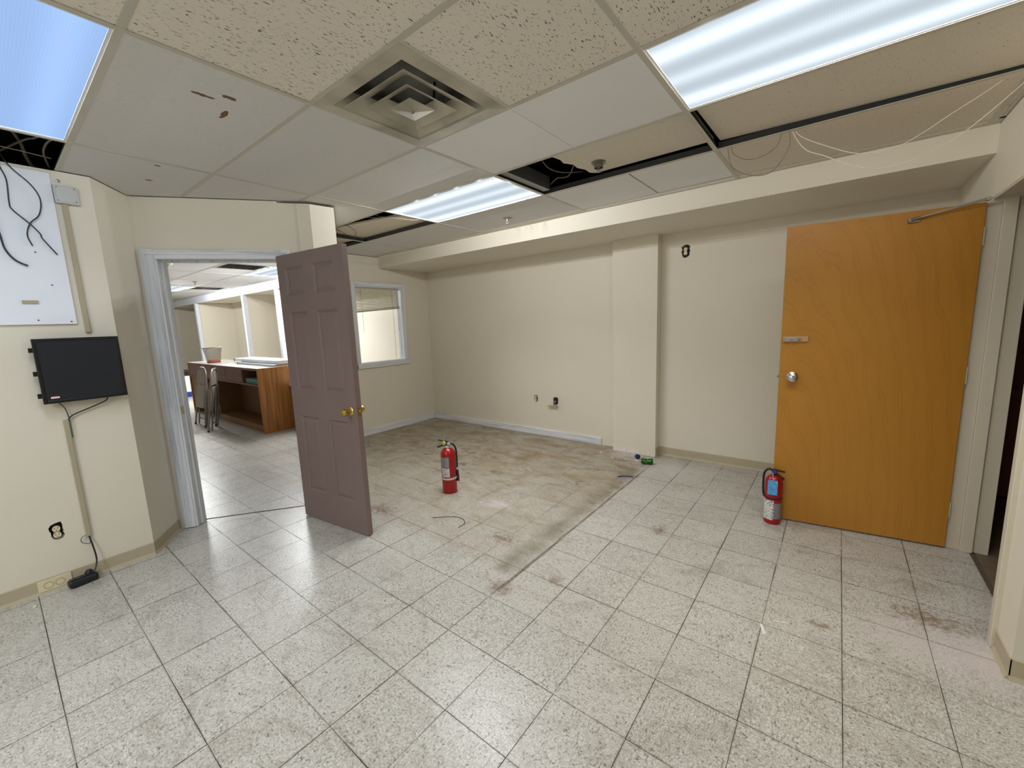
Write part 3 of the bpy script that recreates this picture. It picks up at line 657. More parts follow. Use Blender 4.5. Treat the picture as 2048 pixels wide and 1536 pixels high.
d1 = empty('door_1', (A.x, A.y, 0), ang, kind='structure', label='brown six-panel door standing open in the angled doorway', cat='door')
TH = .040; H0, H1 = .008, 2.036
cols = ((.093, .312), (.422, .650)); rows = ((.235, .838), (1.036, 1.622), (1.742, 1.942))
xs = [0, cols[0][0], cols[0][1], cols[1][0], cols[1][1], W]; zs = [H0, rows[0][0], rows[0][1], rows[1][0], rows[1][1], rows[2][0], rows[2][1], H1]
m = MB()
for side in (0, 1):
    y = 0 if side == 0 else TH; sg = 1 if side == 0 else -1
    def quad(a, b, c, d):
        m.add([a, b, c, d], [(0, 1, 2, 3) if side == 0 else (3, 2, 1, 0)])
    for i in range(5):
        for j in range(7):
            x0, x1, z0, z1 = xs[i], xs[i+1], zs[j], zs[j+1]
            if i in (1, 3) and j in (1, 3, 5):
                def rr(e, dep): return [(x0+e, y+sg*dep, z0+e), (x1-e, y+sg*dep, z0+e), (x1-e, y+sg*dep, z1-e), (x0+e, y+sg*dep, z1-e)]
                r0, r1, r2 = rr(0, 0), rr(.004, .004), rr(.016, .011)
                for p, q in ((r0, r1), (r1, r2)):
                    for k in range(4): quad(p[k], p[(k+1) % 4], q[(k+1) % 4], q[k])
                quad(*r2)
            else: quad((x0, y, z0), (x1, y, z0), (x1, y, z1), (x0, y, z1))
m.add([(0, 0, H0), (0, TH, H0), (0, TH, H1), (0, 0, H1)], [(3, 2, 1, 0)]); m.add([(W, 0, H0), (W, TH, H0), (W, TH, H1), (W, 0, H1)], [(0, 1, 2, 3)])
m.add([(0, 0, H1), (W, 0, H1), (W, TH, H1), (0, TH, H1)], [(0, 1, 2, 3)]); m.add([(0, 0, H0), (W, 0, H0), (W, TH, H0), (0, TH, H0)], [(3, 2, 1, 0)])
slab = m.build('door_slab', 'brown_paint', d1)
for (x0, x1) in cols:
    for (z0, z1) in rows:
        m = MB(); e0, e1 = .018, .042
        for y, y2 in ((.011, .003), (TH-.011, TH-.003)):
            a = [(x0+e0, y, z0+e0), (x1-e0, y, z0+e0), (x1-e0, y, z1-e0), (x0+e0, y, z1-e0)]; b = [(x0+e1, y2, z0+e1), (x1-e1, y2, z0+e1), (x1-e1, y2, z1-e1), (x0+e1, y2, z1-e1)]
            fs = [(4, 5, 6, 7)]+[(k, (k+1) % 4, 4+(k+1) % 4, 4+k) for k in range(4)]
            m.add(a+b, fs if y < .02 else [tuple(reversed(q)) for q in fs])
        m.build('panel', 'brown_paint', slab)
KU, KZ = .690, .918
for sg, y in ((-1, 0), (1, TH)):
    k = MB(); pr = [(.033, 0), (.033, .003), (.026, .009), (.013, .012), (.011, .030), (.014, .036), (.024, .042), (.027, .052), (.024, .062), (.012, .067), (0, .068)]
    k.lathe([(r, sg*h) for r, h in pr], 24, (KU, y, KZ), 'y')
    if sg > 0: flip(k)
    k.build('door_knob', 'brass', d1, smooth=True)
box('latch_plate', 'brass', W, W+.0015, .008, TH-.008, KZ-.03, KZ+.03, parent=d1)
box('latch_bolt', 'brass', W, W+.011, .014, TH-.014, KZ-.008, KZ+.008, parent=d1, bevel=.002)
for z in (.22, 1.02, 1.82):
    m = MB().lathe([(.006, z-.045), (.006, z+.045)], 10, (-.012, TH+.004, 0)); m.box(-.045, 0, TH-.004, TH-.001, z-.045, z+.045); m.build('hinge', 'brass', d1)
# ------------------------------------------------------------------ right doorway and yellow door
fr2 = empty('trim_7', (0, 0, 0), kind='structure', label='cream painted frame of the doorway behind the yellow door', cat='door frame')
m = MB().box(.600, .667, 3.520, 3.56, 0, 2.06); m.build('jamb', 'trim_cream', fr2, bevel=.002)
m = MB().box(.667, .722, 3.506, 3.56, 0, 2.06); m.build('door_stop', 'trim_cream', fr2, bevel=.003)
m = MB().box(.722, .79, 3.524, 3.565, 0, 2.06); m.build('casing', 'trim_cream', fr2, bevel=.003)
m = MB().box(XR+.002, XR+.138, DY0, DY1, 2.050, DZ); m.build('head', 'trim_cream', fr2)
m = MB().box(.606, .79, DY0-.006, 2.572, 0, 2.058); m.build('jamb', 'trim_cream', fr2, bevel=.004)
box('strike_plate', 'steel', .70, .735, 2.572, 2.574, 1.02, 1.10, parent=fr2)
A2 = Vector((-.302, 3.380, 0)); B2 = Vector((.602, 3.494, 0)); W2 = (B2-A2).length
d2 = empty('door_2', (A2.x, A2.y, 0), math.atan2(B2.y-A2.y, B2.x-A2.x), kind='structure', label='plain yellow birch veneer door standing wide open at the right wall', cat='door')
box('door_slab', 'birch', 0, W2, 0, .044, .012, 2.040, parent=d2, bevel=.0015)
k = MB().lathe([(r, -h) for r, h in ((.034, 0), (.034, .004), (.024, .010), (.014, .014), (.013, .030), (.022, .036), (.029, .046), (.030, .056), (.026, .066), (.014, .072), (0, .073))], 28, (.075, 0, 1.045), 'y'); k.build('door_knob', 'steel', d2, smooth=True)
k = MB().lathe([(r, .044+h) for r, h in ((.034, 0), (.034, .004), (.014, .012), (.013, .030), (.029, .046), (.026, .066), (0, .073))], 20, (.075, 0, 1.045), 'y'); flip(k); k.build('door_knob', 'steel', d2, smooth=True)
box('latch_bolt', 'dull_steel', -.012, 0, .014, .030, 1.037, 1.053, parent=d2, bevel=.002)
blk = box('bolt_block', 'wood_block', .012, .150, -.016, 0, 1.286, 1.322, parent=d2, bevel=.001)
m = MB().box(.018, .095, -.019, -.016, 1.289, 1.318); m.build('bolt_plate', 'steel', blk)
m = MB().tube([(.018, -.026, 1.304), (.112, -.026, 1.304)], .0055, smooth=False); m.box(.022, .040, -.034, -.019, 1.294, 1.314).box(.072, .090, -.034, -.019, 1.294, 1.314); m.tube([(.056, -.026, 1.304), (.056, -.042, 1.294)], .004, smooth=False); m.build('slide_bolt', 'steel', blk)
br = MB().box(.590, .640, -.016, 0, 1.975, 1.996); br.lathe([(.008, -.026), (.008, 0)], 10, (.598, 0, 1.985), 'y'); br.build('closer_foot', 'dull_steel', d2)
arm = MB().tube([(.600, -.020, 1.988), (.640, -.024, 1.996)], .009, n=8, smooth=False); arm.tube([(.636, -.026, 1.996), (.90, -.055, 2.044)], .0035, smooth=False); arm.tube([(.64, -.018, 2.000), (.90, -.045, 2.054)], .003, smooth=False); arm.tube([(.90, -.05, 2.050), (1.06, -.12, 2.052)], .004, smooth=False); arm.build('closer_arm', 'dull_steel', d2)
MB().lathe([(.0, -.008), (.012, -.008), (.012, .008), (0, .008)], 12, (.90, -.052, 2.048), 'y').build('closer_elbow', 'steel', d2)
for z in (.25, 1.08, 1.86):
    MB().box(W2-.001, W2+.007, .004, .008, z-.05, z+.05).build('hinge', 'trim_cream', d2)
# ------------------------------------------------------------------ things on the left wall
bbm = MB().box(XM, XM+.013, -.35, .372, 1.576, ZW-.02); o = bbm.build('backboard', 'white_board', bevel=.001); tag(o, 'white painted plywood backboard screwed to the left wall', 'board')
for (y, z) in ((-.02, 1.60), (.35, 1.59), (.22, 1.60), (.12, 2.02), (.26, 1.98), (.30, 1.80), (.02, 1.86)):
    MB().lathe([(.004, 0), (.004, .001), (0, .001)], 8, (XM+.013, y, z), 'x').build('screw_hole', 'cable_dark', o)
o2 = box('cable_clip', 'raceway', XM+.013, XM+.022, .172, .234, 1.695, 1.711); tag(o2, 'small beige clip on the white backboard', 'clip')
jb = empty('junction_box', (XM, .425, 2.318), label='grey square junction box cover above the raceway', cat='junction box')
box('box', 'plate_grey', 0, .03, -.05, .05, -.05, .05, parent=jb, bevel=.003); box('cover_plate', 'plate_grey', .03, .033, -.041, .041, -.041, .041, parent=jb, bevel=.001)
for y in (-.036, .036):
    for z in (-.036, .036): MB().lathe([(.004, .033), (.004, .0345), (0, .0345)], 8, (0, y, z), 'x').build('screw', 'dull_steel', jb)
o = MB().lathe([(.008, 0), (.008, .006), (0, .009)], 10, (XM, .405, 2.395), 'x').build('screw_head', 'steel', smooth=True); tag(o, 'shiny screw head in the wall above the junction box', 'screw')
def raceway(y, z0, z1, label):
    o = MB().box(XM, XM+.017, y-.012, y+.012, z0, z1).build('cable_raceway', 'raceway', bevel=.003); tag(o, label, 'raceway', 'beige cable raceways')
raceway(.412, 1.523, 2.268, 'beige surface raceway running down from the junction box'); raceway(.247, .268, 1.010, 'beige surface raceway below the black wall monitor')
mon = empty('wall_monitor', (XM, .352, 1.308), label='black flat monitor hung on the left wall by the corner', cat='monitor')
hw_, hh = .180, .187
box('back_box', 'black_plastic', 0, .045, -hw_+.02, hw_-.02, -hh+.02, hh-.02, parent=mon)
fm = MB(); fm.box(.045, .068, -hw_, -hw_+.016, -hh, hh).box(.045, .068, hw_-.016, hw_, -hh, hh).box(.045, .068, -hw_+.016, hw_-.016, hh-.016, hh).box(.045, .068, -hw_+.016, hw_-.016, -hh, -hh+.018); fm.build('bezel', 'black_frame', mon, bevel=.003)
box('screen', 'screen_dark', .045, .064, -hw_+.016, hw_-.016, -hh+.018, hh-.016, parent=mon)
for z in (.122, -.012, -.140): box('side_tab', 'black_frame', .03, .052, -hw_-.016, -hw_, z-.012, z+.014, parent=mon)
bd = box('badge', 'white_plastic', .0641, .0652, -.148, -.113, -.158, -.149, parent=mon); box('badge_mark', 'red_badge', .0641, .0655, -.146, -.118, -.148, -.144, parent=mon)
cable('power_cord', [(XM+.03, .441, 1.125), (XM+.03, .43, 1.098), (XM+.02, .358, 1.066), (XM+.017, .279, 1.034), (XM+.012, .256, 1.003)], .0035, 'black_plastic', 'black cord running from the monitor into the raceway', 'monitor cords')
cable('power_cord', [(XM+.03, .225, 1.126), (XM+.02, .245, 1.10), (XM+.018, .258, 1.06), (XM+.02, .262, 1.0), (XM+.022, .262, .90)], .0028, 'cable_green', 'thin dark green cord beside the raceway top', 'monitor cords')
cable('power_cord', [(XM+.012, .247, .275), (XM+.03, .255, .20), (XM+.045, .258, .12), (XM+.075, .243, .075), (XM+.085, .225, .062)], .0042, 'black_plastic', 'black cord dropping from the raceway to the plug box', 'monitor cords')
cable('power_cord', [(XM+.008, .24, .28), (XM+.02, .215, .272), (XM+.022, .212, .245), (XM+.02, .242, .222), (XM+.012, .25, .24)], .002, 'cable_green', 'small green wire loop at the raceway end', 'monitor cords')
for nm, lab, pts in (('hanging_cable', 'dark cable hanging against the backboard ending in an S bend', [(-3.64, .20, H+.10), (XM+.03, .19, 2.43), (XM+.025, .206, 2.352), (XM+.022, .2, 2.235), (XM+.022, .207, 2.197), (XM+.02, .261, 2.132), (XM+.02, .292, 2.083), (XM+.02, .298, 2.056), (XM+.02, .344, 1.973)]),
                     ('hanging_cable', 'dark cable bowing out over the backboard and curling back', [(-3.64, .19, H+.10), (XM+.03, .222, 2.432), (XM+.035, .29, 2.345), (XM+.03, .317, 2.271), (XM+.028, .302, 2.187), (XM+.026, .262, 2.135), (XM+.024, .242, 2.07), (XM+.022, .254, 2.013)]),
                     ('hanging_cable', 'thicker dark cable stub hanging lowest on the backboard', [(-3.64, .10, H+.08), (XM+.03, .12, 2.42), (XM+.025, .13, 2.2), (XM+.022, .144, 2.057), (XM+.022, .151, 1.985), (XM+.022, .179, 1.929), (XM+.022, .222, 1.901)])):
    o = MB().tube(pts, .0032 if 'stub' not in lab else .0045).build(nm, 'cable_dark', smooth=True); tag(o, lab, 'cable', 'dark cables hanging over the backboard')
# ------------------------------------------------------------------ outlets
def cut_hole(name, m):
    wall = bpy.data.objects[name]; c = m.build('cutter', 'wall_cream')
    b = wall.modifiers.new('cut', 'BOOLEAN'); b.operation = 'DIFFERENCE'; b.solver = 'EXACT'; b.object = c
    bpy.context.view_layer.update()
    me = bpy.data.meshes.new_from_object(wall.evaluated_get(bpy.context.evaluated_depsgraph_get()))
    wall.modifiers.remove(b); wall.data = me; bpy.data.objects.remove(c)
def outlet(wall, loc, rz, label, ragged, w=.055, h=.10, recp=True, horizontal=False):
    t = empty('wall_outlet', loc, rz, label=label, cat='outlet')      # local: x along wall, y out of wall is -y, z up
    random.seed(int(loc[0]*1000) & 255)
    pts = []
    for k in range(16):
        a = 2*math.pi*k/16; c, s = math.cos(a), math.sin(a); e = 1/max(abs(c)/(w/2), abs(s)/(h/2))*(1+random.uniform(-.14, .12)*ragged)
        pts.append((c*e, 0, s*e))
    M = Matrix.Translation(loc) @ Matrix.Rotation(rz, 4, 'Z')
    cut_hole(wall, flip(MB().prism([(x, -.02, z) for x, y, z in pts], (0, .075, 0))).xf(M))
    a, b, e = w*.56, h*.56, .002
    MB().box(-a, a, .053, .055, -b, b).box(-a, -a+e, .004, .053, -b, b).box(a-e, a, .004, .053, -b, b).box(-a+e, a-e, .004, .053, -b, -b+e).box(-a+e, a-e, .004, .053, b-e, b).build('back_box', 'tee_web', t)
    if recp:
        m = MB().box(-.013, .013, -.008, .052, -.034, .034); m.build('yoke', 'dull_steel', t)
        r = MB()
        for z in (-.019, .019): r.lathe([(.0, -.012), (.0165, -.012), (.017, -.0012)], 16, (0, 0, z), 'y')
        rc = r.build('receptacle', 'ivory', t, smooth=True)
        s = MB()
        for z in (-.019, .019): s.box(-.0085, -.0055, -.0125, -.0118, z+.001, z+.009).box(.0055, .0085, -.0125, -.0118, z+.001, z+.009).lathe([(0, -.0125), (.003, -.0125), (.003, -.0118)], 8, (0, 0, z-.008), 'y')
        s.build('slots', 'black_plastic', rc)
    return t
outlet('wall_left', (XM, .122, .350), math.pi/2, 'bare duplex outlet in a ragged hole on the left wall', 1)
outlet('wall_back', (-3.08, YB, .487), 0, 'small bare outlet without cover on the back wall', .2, .056, .085)
outlet('wall_back_right', (-1.228, YB, 2.116), 0, 'bare outlet in a ragged hole high beside the column', 1, .078, .12)
t = outlet('wall_back', (-2.772, YB, .480), 0, 'open switch box with loose wires above a small shelf bracket', .8, .06, .10, False)
m = MB(); m.tube([(-.01, -.002, .02), (-.02, -.03, .0), (-.045, -.035, -.02), (-.04, -.03, -.035), (-.01, -.01, -.03)], .003); m.tube([(.01, -.002, .02), (.015, -.03, .005), (.0, -.04, -.01), (.01, -.02, -.03)], .003); m.build('loose_wires', 'cable_white', t)
box('device', 'black_plastic', -.02, .02, -.03, .053, -.042, .045, parent=t, bevel=.003)
o = MB().box(-2.88, -2.738, YB-.045, YB, .410, .416).build('wall_bracket', 'raceway'); o.rotation_euler = (0, 0, 0); tag(o, 'small tan shelf bracket under the open switch box', 'bracket')
pl = empty('baseboard_outlet', (XM+.006, .065, .046), label='ivory outlet cover laid sideways on the baseboard', cat='outlet')
box('cover_plate', 'ivory', 0, .006, -.06, .08, -.033, .034, parent=pl, bevel=.002)
for y in (-.017, .03):
    m = MB().lathe([(.021, .006), (.021, .0075), (.018, .0075), (.018, .006)], 18, (0, y, 0), 'x', closed=False); m.build('receptacle_ring', 'raceway', pl)
o = MB().box(-5.095, -5.088, 4.30, 4.345, .42, .50).build('blank_plate', 'wall_cream', bevel=.002); tag(o, 'cream blank plate on the window wall near the corner', 'plate')
ps = empty('plug_box', (XM+.062, .185, 0), math.radians(96), label='black multi-outlet plug box on the floor at the baseboard', cat='plug box')
b_ = MB().box(-.065, .065, -.032, .030, .002, .046); b_.xf(Matrix.Rotation(math.radians(-8), 4, 'X')); b_.build('body', 'black_plastic', ps, bevel=.012)
MB().box(-.055, .055, -.028, .024, .046, .049).xf(Matrix.Rotation(math.radians(-8), 4, 'X')).build('top_face', 'screen_dark', ps, bevel=.002)
MB().lathe([(.020, .048), (.020, .062), (.012, .074), (0, .076)], 14, (.03, .0, 0)).build('plug', 'black_plastic', ps, smooth=True)
for x in (-.035, -.005): MB().box(x-.004, x+.004, -.012, .008, .0495, .0505).xf(Matrix.Rotation(math.radians(-8), 4, 'X')).build('socket_slot', 'black_plastic', ps)
# ------------------------------------------------------------------ fire extinguishers
def cyl_patch(r, a0, a1, z0, z1, n=12): return MB().lathe([(r-.001, z0), (r, z0), (r, z1), (r-.001, z1)], n, a0=a0, a1=a1)
e1 = empty('fire_extinguisher', (-2.668, 2.420, 0), label='tall red fire extinguisher standing alone on the stained floor', cat='fire extinguisher')
R1 = .0655
MB().lathe([(R1-.006, .0), (R1-.002, .004), (R1, .012), (R1, .345), (R1*.97, .365), (R1*.85, .385), (R1*.62, .400), (R1*.36, .408), (.020, .410)], 32).build('cylinder', 'red_paint', e1, smooth=True)
ca = math.atan2(-2.42, 2.668)-.55      # toward the camera, slightly to its left
cyl_patch(R1+.0012, ca-.55, ca+.62, .245, .335).build('label_plate', 'label_silver', e1, smooth=True)
cyl_patch(R1+.0012, ca-.55, ca+.62, .155, .238).build('label_sheet', 'label_print', e1, smooth=True)
MB().lathe([(R1, .130), (R1+.003, .130), (R1+.003, .146), (R1, .146)], 32, closed=False).build('strap', 'plate_grey', e1, smooth=True)
MB().lathe([(.022, .408), (.024, .412), (.024, .422), (.016, .426)], 16).build('collar', 'plate_grey', e1, smooth=True)
MB().lathe([(.014, .420), (.014, .455), (.010, .470), (0, .472)], 14).build('valve', 'dull_steel', e1, smooth=True)
def loc_dir(a): return Vector((math.cos(a), math.sin(a), 0))
vl = loc_dir(math.radians(233)); vr = loc_dir(math.radians(40))       # to image left, image right
def bar(p, q, w, h, mat, name, par, bev=.002):
    p, q = Vector(p), Vector(q); d = (q-p).normalized(); s = d.cross(Vector((0, 0, 1))).normalized(); u = s.cross(d)
    m = MB().hexa([p-s*w-u*h, q-s*w-u*h, q+s*w-u*h, p+s*w-u*h], [p-s*w+u*h, q-s*w+u*h, q+s*w+u*h, p+s*w+u*h]); return m.build(name, mat, par, bevel=bev)
zv = Vector((0, 0, 1))
bar(vr*.012+zv*.446, vl*.088+zv*.424, .010, .006, 'black_plastic', 'carry_handle', e1)
bar(vr*.012+zv*.462, vl*.078+zv*.488, .010, .006, 'cable_dark', 'squeeze_lever', e1)
MB().lathe([(.0, -.006), (.018, -.006), (.018, .004), (0, .006)], 14, axis='y').xf(Matrix.Translation(vl*.028+zv*.458+Vector((.010, -.012, 0)))).build('gauge', 'yellow_plastic', e1)
MB().tube([vl*.012+zv*.47, vl*.012+zv*.505, vl*.022+zv*.515, vl*.03+zv*.508], .003).build('pull_pin', 'dull_steel', e1)
box('hose_elbow', 'plate_grey', -.014, .026, -.010, .012, .438, .456, parent=e1, bevel=.003)
MB().tube([vr*.012+zv*.448, vr*.045+zv*.440, vr*.070+zv*.40, vr*.0755+zv*.33, vr*.0755+zv*.22], .0085, n=10).build('hose', 'black_plastic', e1, smooth=True)
MB().tube([vr*.0755+zv*.225, vr*.0755+zv*.205], .0105, n=10, smooth=False).build('hose_ferrule', 'plate_grey', e1)
MB().tube([vr*.0755+zv*.205, vr*.077+zv*.10], lambda t: .0095+.004*t, n=10, smooth=False, cap=True).build('nozzle', 'black_plastic', e1, smooth=True)
e2 = empty('fire_extinguisher', (-.290, 3.318, 0), label='red fire extinguisher with blue inspection tag leaning by the yellow door', cat='fire extinguisher')
R2 = .0535
MB().lathe([(R2-.006, 0), (R2-.002, .004), (R2, .012), (R2, .300), (R2*.95, .320), (R2*.78, .338), (R2*.5, .350), (.018, .354)], 32).build('cylinder', 'red_paint', e2, smooth=True)
cb = math.atan2(-3.318, .290)
cyl_patch(R2+.0012, cb-1.35, cb-.25+.35, .035, .178).build('label_sheet', 'label_print', e2, smooth=True)
cyl_patch(R2+.0012, cb+.13, cb+1.2, .045, .160).build('label_plate', 'label_silver', e2, smooth=True)
MB().lathe([(R2, .188), (R2+.0025, .188), (R2+.0025, .196), (R2, .196)], 32, closed=False).build('strap', 'black_plastic', e2, smooth=True)
MB().lathe([(.016, .35), (.016, .382), (.011, .394), (0, .396)], 14).build('valve', 'black_plastic', e2, smooth=True)
fw = loc_dir(cb); rt = loc_dir(cb+math.pi/2)
bar(-rt*.01+zv*.372, rt*.058+zv*.328, .010, .007, 'black_plastic', 'carry_handle', e2); bar(-rt*.012+zv*.390, rt*.062+zv*.382, .010, .0045, 'black_plastic', 'squeeze_lever', e2)
MB().lathe([(0, -.005), (.013, -.005), (.013, .004), (0, .005)], 14, axis='y').xf(Matrix.Translation(fw*.022+zv*.382)).build('gauge', 'blue_plastic', e2)
MB().tube([-rt*.010+zv*.382, -rt*.035+zv*.392, -rt*.060+zv*.36, -rt*.064+zv*.29, -rt*.061+zv*.21, -rt*.052+fw*.018+zv*.192], .0075, n=10).build('hose', 'black_plastic', e2, smooth=True)
tgp = [(-.029, 0, -.105), (.029, 0, -.105), (.029, 0, -.004), (.024, 0, 0), (-.024, 0, 0), (-.029, 0, -.004)]
tg = MB().prism(tgp, (0, .0012, 0)).xf(Matrix.Translation(fw*.058+zv*.330-rt*.006) @ Matrix.Rotation(math.radians(-3), 4, 'X')).build('inspection_tag', 'tag_print', e2)
MB().tube([fw*.02+zv*.378-rt*.012, fw*.045+zv*.36-rt*.008, fw*.058+zv*.327-rt*.006], .0016).build('tag_string', 'cable_white', e2)
# ------------------------------------------------------------------ litter on the floor
can = empty('drink_can', (-1.455, 4.025, .0), math.radians(20), label='crumpled green drink can lying on the floor by the column', cat='can')
m = MB(); m.lathe([(.0, -.058), (.022, -.058), (.026, -.052), (.032, -.044), (.0325, 0), (.032, .046), (.027, .056), (.024, .058), (.0, .055)], 20, (0, 0, .031), 'x')
m.v = [(x, y*(1-.18*math.exp(-((x-.01)/.018)**2)), .0+max(.0005, z*(1-.20*math.exp(-((x+.012)/.02)**2)*(z > .03)))) for x, y, z in m.v]
m.build('can_body', 'can_green', can, smooth=True)
MB().lathe([(0, -.0595), (.021, -.0595), (.0225, -.058)], 16, (0, 0, .031), 'x').build('can_end', 'dull_steel', can)
m = MB()
random.seed(3)
pr = [(.0, .0), (.016, .002), (.025, .016), (.026, .03), (.018, .045), (.0, .05)]
m.lathe(pr, 9); m.v = [(x*(1+random.uniform(-.2, .2)), y*(1+random.uniform(-.2, .2)), z*(1+random.uniform(-.12, .05))) for x, y, z in m.v]
o = m.build('blue_rag', 'navy_cloth', smooth=True); o.location = (-1.60, 4.14, 0); tag(o, 'small crumpled dark blue rag at the foot of the column', 'rag')
o = MB().tube([(-1.56, 3.535, .005), (-1.52, 3.575, .006), (-1.47, 3.60, .006), (-1.434, 3.60, .005)], .0045).build('wire_scrap', 'blue_plastic', smooth=True); tag(o, 'short curved piece of blue wire on the floor', 'wire')
o = MB().tube([(-2.40, 1.98, .003), (-2.31, 2.06, .003), (-2.22, 2.10, .003), (-2.13, 2.06, .003), (-2.12, 1.98, .003)], .0022).build('wire_scrap', 'cable_dark', smooth=True); tag(o, 'thin dark bent wire on the floor near the standing extinguisher', 'wire')
for (x, y, a, l, w, lab) in ((-.195, 2.096, 1.9, .035, .006, 'thin white splinter on the floor tiles'), (-.13, 2.195, .3, .03, .003, 'fine pale splinter beside the white splinter')):
    o = MB().box(-l, l, -w, w, 0, .003).build('splinter', 'chalk'); o.location = (x, y, 0); o.rotation_euler = (0, 0, a); tag(o, lab, 'debris')
random.seed(11)
for (x, y, s, lab) in ((-2.02, 4.12, .02, 'white plaster chip on the floor by the end of the white baseboard'), (-1.83, 4.02, .016, 'white plaster chip in front of the column'), (-2.42, 4.12, .012, 'tiny plaster chip along the white baseboard'), (-1.70, 4.05, .014, 'plaster chip on the floor left of the blue rag'),
                    (-1.58, 4.06, .02, 'white plaster flake between the blue rag and the green can'), (-1.05, 3.96, .012, 'small plaster chip in the dust past the green can'), (-.93, 3.93, .010, 'smaller plaster chip at the end of the pale dust'), (-2.62, 3.75, .008, 'tiny white chip on the stained floor'),
                    (-1.95, 3.65, .009, 'tiny white chip near the grey floor strip'), (.48, 2.36, .008, 'tiny white chip at the right wall corner'), (-.40, 2.60, .006, 'tiny pale crumb on the clean floor tiles'), (-3.47, -.02, .016, 'pale chip on the floor under the baseboard outlet')):
    pts = [(s*random.uniform(.6, 1.2)*math.cos(a), .6*s*random.uniform(.6, 1.2)*math.sin(a), 0) for a in [k*math.pi/3 for k in range(6)]]
    o = MB().prism(pts, (0, 0, s*.35)).build('plaster_chip', 'chalk'); o.location = (x, y, 0); tag(o, lab, 'debris', 'plaster chips on the floor')
# ------------------------------------------------------------------ far room furniture
dk = empty('reception_desk', (-6.55, 2.386, 0), label='long wooden reception desk with oak end panel in the far room', cat='desk')
DL, DD, DT = 3.27, .62, .965        # local: x from -DL to 0, y from 0 to DD
box('end_panel', 'oak_ply', -.03, 0, 0, DD, 0, DT, parent=dk, bevel=.002)
box('end_panel', 'oak_ply', -DL, -DL+.03, 0, DD, 0, DT-.03, parent=dk, bevel=.002)
box('top', 'desk_top', -DL, -.03, 0, DD, DT-.03, DT, parent=dk, bevel=.002)
box('front_edge', 'walnut_laminate', -DL, -.03, -.004, 0, DT-.035, DT-.002, parent=dk)
box('back_panel', 'desk_dark', -DL+.03, -.03, .40, .42, .0, DT-.03, parent=dk)
box('shelf', 'walnut_laminate', -DL+.03, -.03, 0, .40, .70, .725, parent=dk)
box('base_board', 'desk_board', -1.9, -.03, .03, .40, 0, .10, parent=dk, bevel=.003)
box('divider', 'desk_board', -1.92, -1.89, .03, .40, .0, .70, parent=dk)
for x in (-.62, -1.92): box('divider', 'walnut_laminate', x-.012, x+.012, .01, .40, .725, DT-.03, parent=dk)
for i_, (x0, x1) in enumerate(((-1.28, -.63), (-1.9, -1.29), (-2.6, -1.94), (-3.23, -2.61))):
    p = box('sliding_panel', 'walnut_laminate', x0, x1, .006, .02, .727, DT-.034, parent=dk, bevel=.002); MB().lathe([(.012, 0), (.012, .002), (0, .002)], 12, (x1-.06, .004, .83), 'y').build('finger_pull', 'black_plastic', p)  # each pull is a solid black plastic disc, no hole is cut
box('drawer_unit', 'desk_dark', -DL+.03, -2.3, .02, .40, .12, .70, parent=dk)
o = MB().box(-7.14, -6.62, 2.43, 2.75, .725, .795).build('paper_stack', 'teal_paper', bevel=.004); tag(o, 'stack of teal folders in the open desk cubby', 'folders')
# stacked white panels on the desk
for k, (x0, x1, y0, y1, z0, z1, lab) in enumerate(((-8.0, -6.62, 2.62, 2.98, DT, DT+.030, 'lower pale panel of the pair lying on the desk'), (-8.35, -6.62, 2.70, 3.0, DT+.032, DT+.085, 'upper white panel with black end lying on the desk'))):
    t = empty('flat_panel', ((x0+x1)/2, (y0+y1)/2, z0), label=lab, cat='panel', group='white panels lying on the desk')
    a, b, h = (x1-x0)/2, (y1-y0)/2, z1-z0
    box('sheet', 'white_plastic' if k else 'galvanised', -a+.03, a, -b, b, 0, h, parent=t, bevel=.004); box('end_cap', 'black_plastic', -a, -a+.03, -b, b, 0, h, parent=t, bevel=.003)
bs = empty('wire_basket', (-8.98, 2.58, DT), label='grey wire mesh basket with orange contents on the desk', cat='basket')
MB().lathe([(.105, .004), (.122, .15), (.148, .27)], 28, closed=False).build('mesh_wall', 'mesh_wire', bs, smooth=True)
MB().lathe([(0, .0), (.105, .0), (.105, .006), (0, .006)], 28).build('bottom', 'mesh_wire', bs)
MB().tube([(.148*math.cos(a), .148*math.sin(a), .27) for a in [k*math.pi/14 for k in range(29)]], .006, smooth=False).build('rim', 'dull_steel', bs, smooth=True)
m = MB(); m.lathe([(0, .008), (.098, .008), (.102, .03), (.08, .055), (.03, .045), (0, .05)], 18); o = m.build('orange_bag', 'orange_stuff'); o.location = (-8.98, 2.58, DT); tag(o, 'orange bag crumpled inside the wire basket', 'bag')
cb_ = empty('small_cabinet', (-6.33, 3.02, 0), label='low black cabinet with white top behind the desk end', cat='cabinet')
box('body', 'black_frame', -.20, .25, -.20, .2, 0, .66, parent=cb_); box('top', 'white_plastic', -.22, .27, -.22, .22, .66, .70, parent=cb_, bevel=.004)
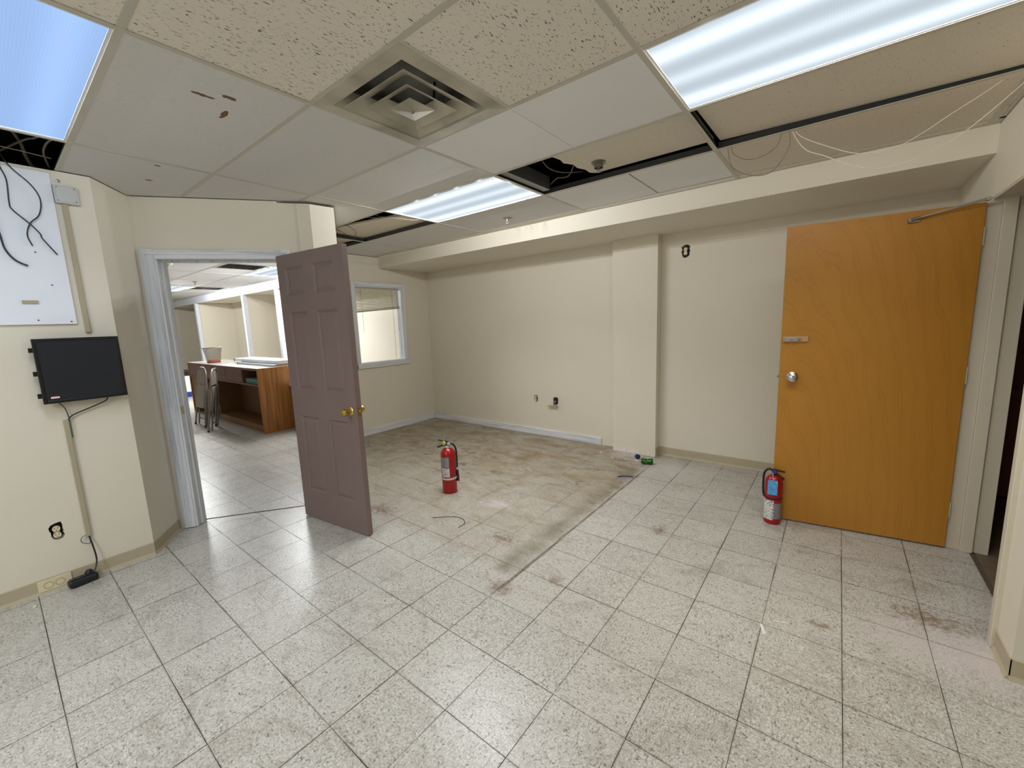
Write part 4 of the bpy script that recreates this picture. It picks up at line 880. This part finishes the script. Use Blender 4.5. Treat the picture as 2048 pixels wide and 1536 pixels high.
def folding_chair(x, y, rz, lean, label):
    t = empty('folding_chair', (x, y, 0), rz, label=label, cat='chair', group='folded metal chairs by the desk')
    t.rotation_euler = (lean, 0, rz)
    hw = .215; zt = .95
    m = MB().tube([(-hw-.02, 0, .012), (-hw, 0, .3), (-hw+.01, 0, .78), (-hw+.05, 0, .90), (-hw+.11, 0, zt), (0, 0, zt+.008), (hw-.11, 0, zt), (hw-.05, 0, .90), (hw-.01, 0, .78), (hw, 0, .3), (hw+.02, 0, .012)], .0125, n=8, sub=4); m.build('front_frame', 'chair_metal', t, smooth=True)
    for s in (-1, 1):
        MB().tube([(s*(hw-.03), .035, .012), (s*(hw-.03), .03, .55), (s*(hw-.035), .01, .70)], .011, n=8).build('rear_leg', 'chair_metal', t, smooth=True)
        MB().lathe([(.015, 0), (.015, .03), (0, .03)], 10, (s*(hw+.02), 0, 0)).build('foot_cap', 'black_plastic', t)
    def panel(pts, y, nm):
        m = MB().prism([(a, y, b) for a, b in pts], (0, .012, 0)); return m.build(nm, 'chair_panel', t, bevel=.004)
    panel([(-.185, .70), (.185, .70), (.185, .82), (.165, .885), (.11, .93), (-.11, .93), (-.165, .885), (-.185, .82)], -.012, 'backrest')
    panel([(-.165, .30), (.165, .30), (.19, .36), (.19, .63), (.17, .665), (-.17, .665), (-.19, .63), (-.19, .36)], -.020, 'seat')
    for z, yy in ((.20, 0), (.12, .034)): MB().tube([(-hw+.005, yy, z), (hw-.005, yy, z)], .008, smooth=False).build('cross_bar', 'chair_metal', t)
    return t
folding_chair(-8.17, 2.035, math.radians(1), math.radians(-8), 'folded grey metal chair showing its full seat, by the desk')
folding_chair(-7.69, 2.06, math.radians(-28), math.radians(-8), 'folded grey metal chair turned edgewise, beside the other folded chair')
wb = empty('white_chest', (-12.6, 2.98, 0), label='low white chest with black lid strip far behind the folding chairs', cat='chest')
box('body', 'white_plastic', -.35, .35, -.3, .3, .12, .52, parent=wb, bevel=.01); box('lid_strip', 'black_frame', -.36, .36, -.31, .31, .52, .62, parent=wb, bevel=.005); box('foot_frame', 'blue_plastic', -.35, .35, -.3, .3, 0, .12, parent=wb)
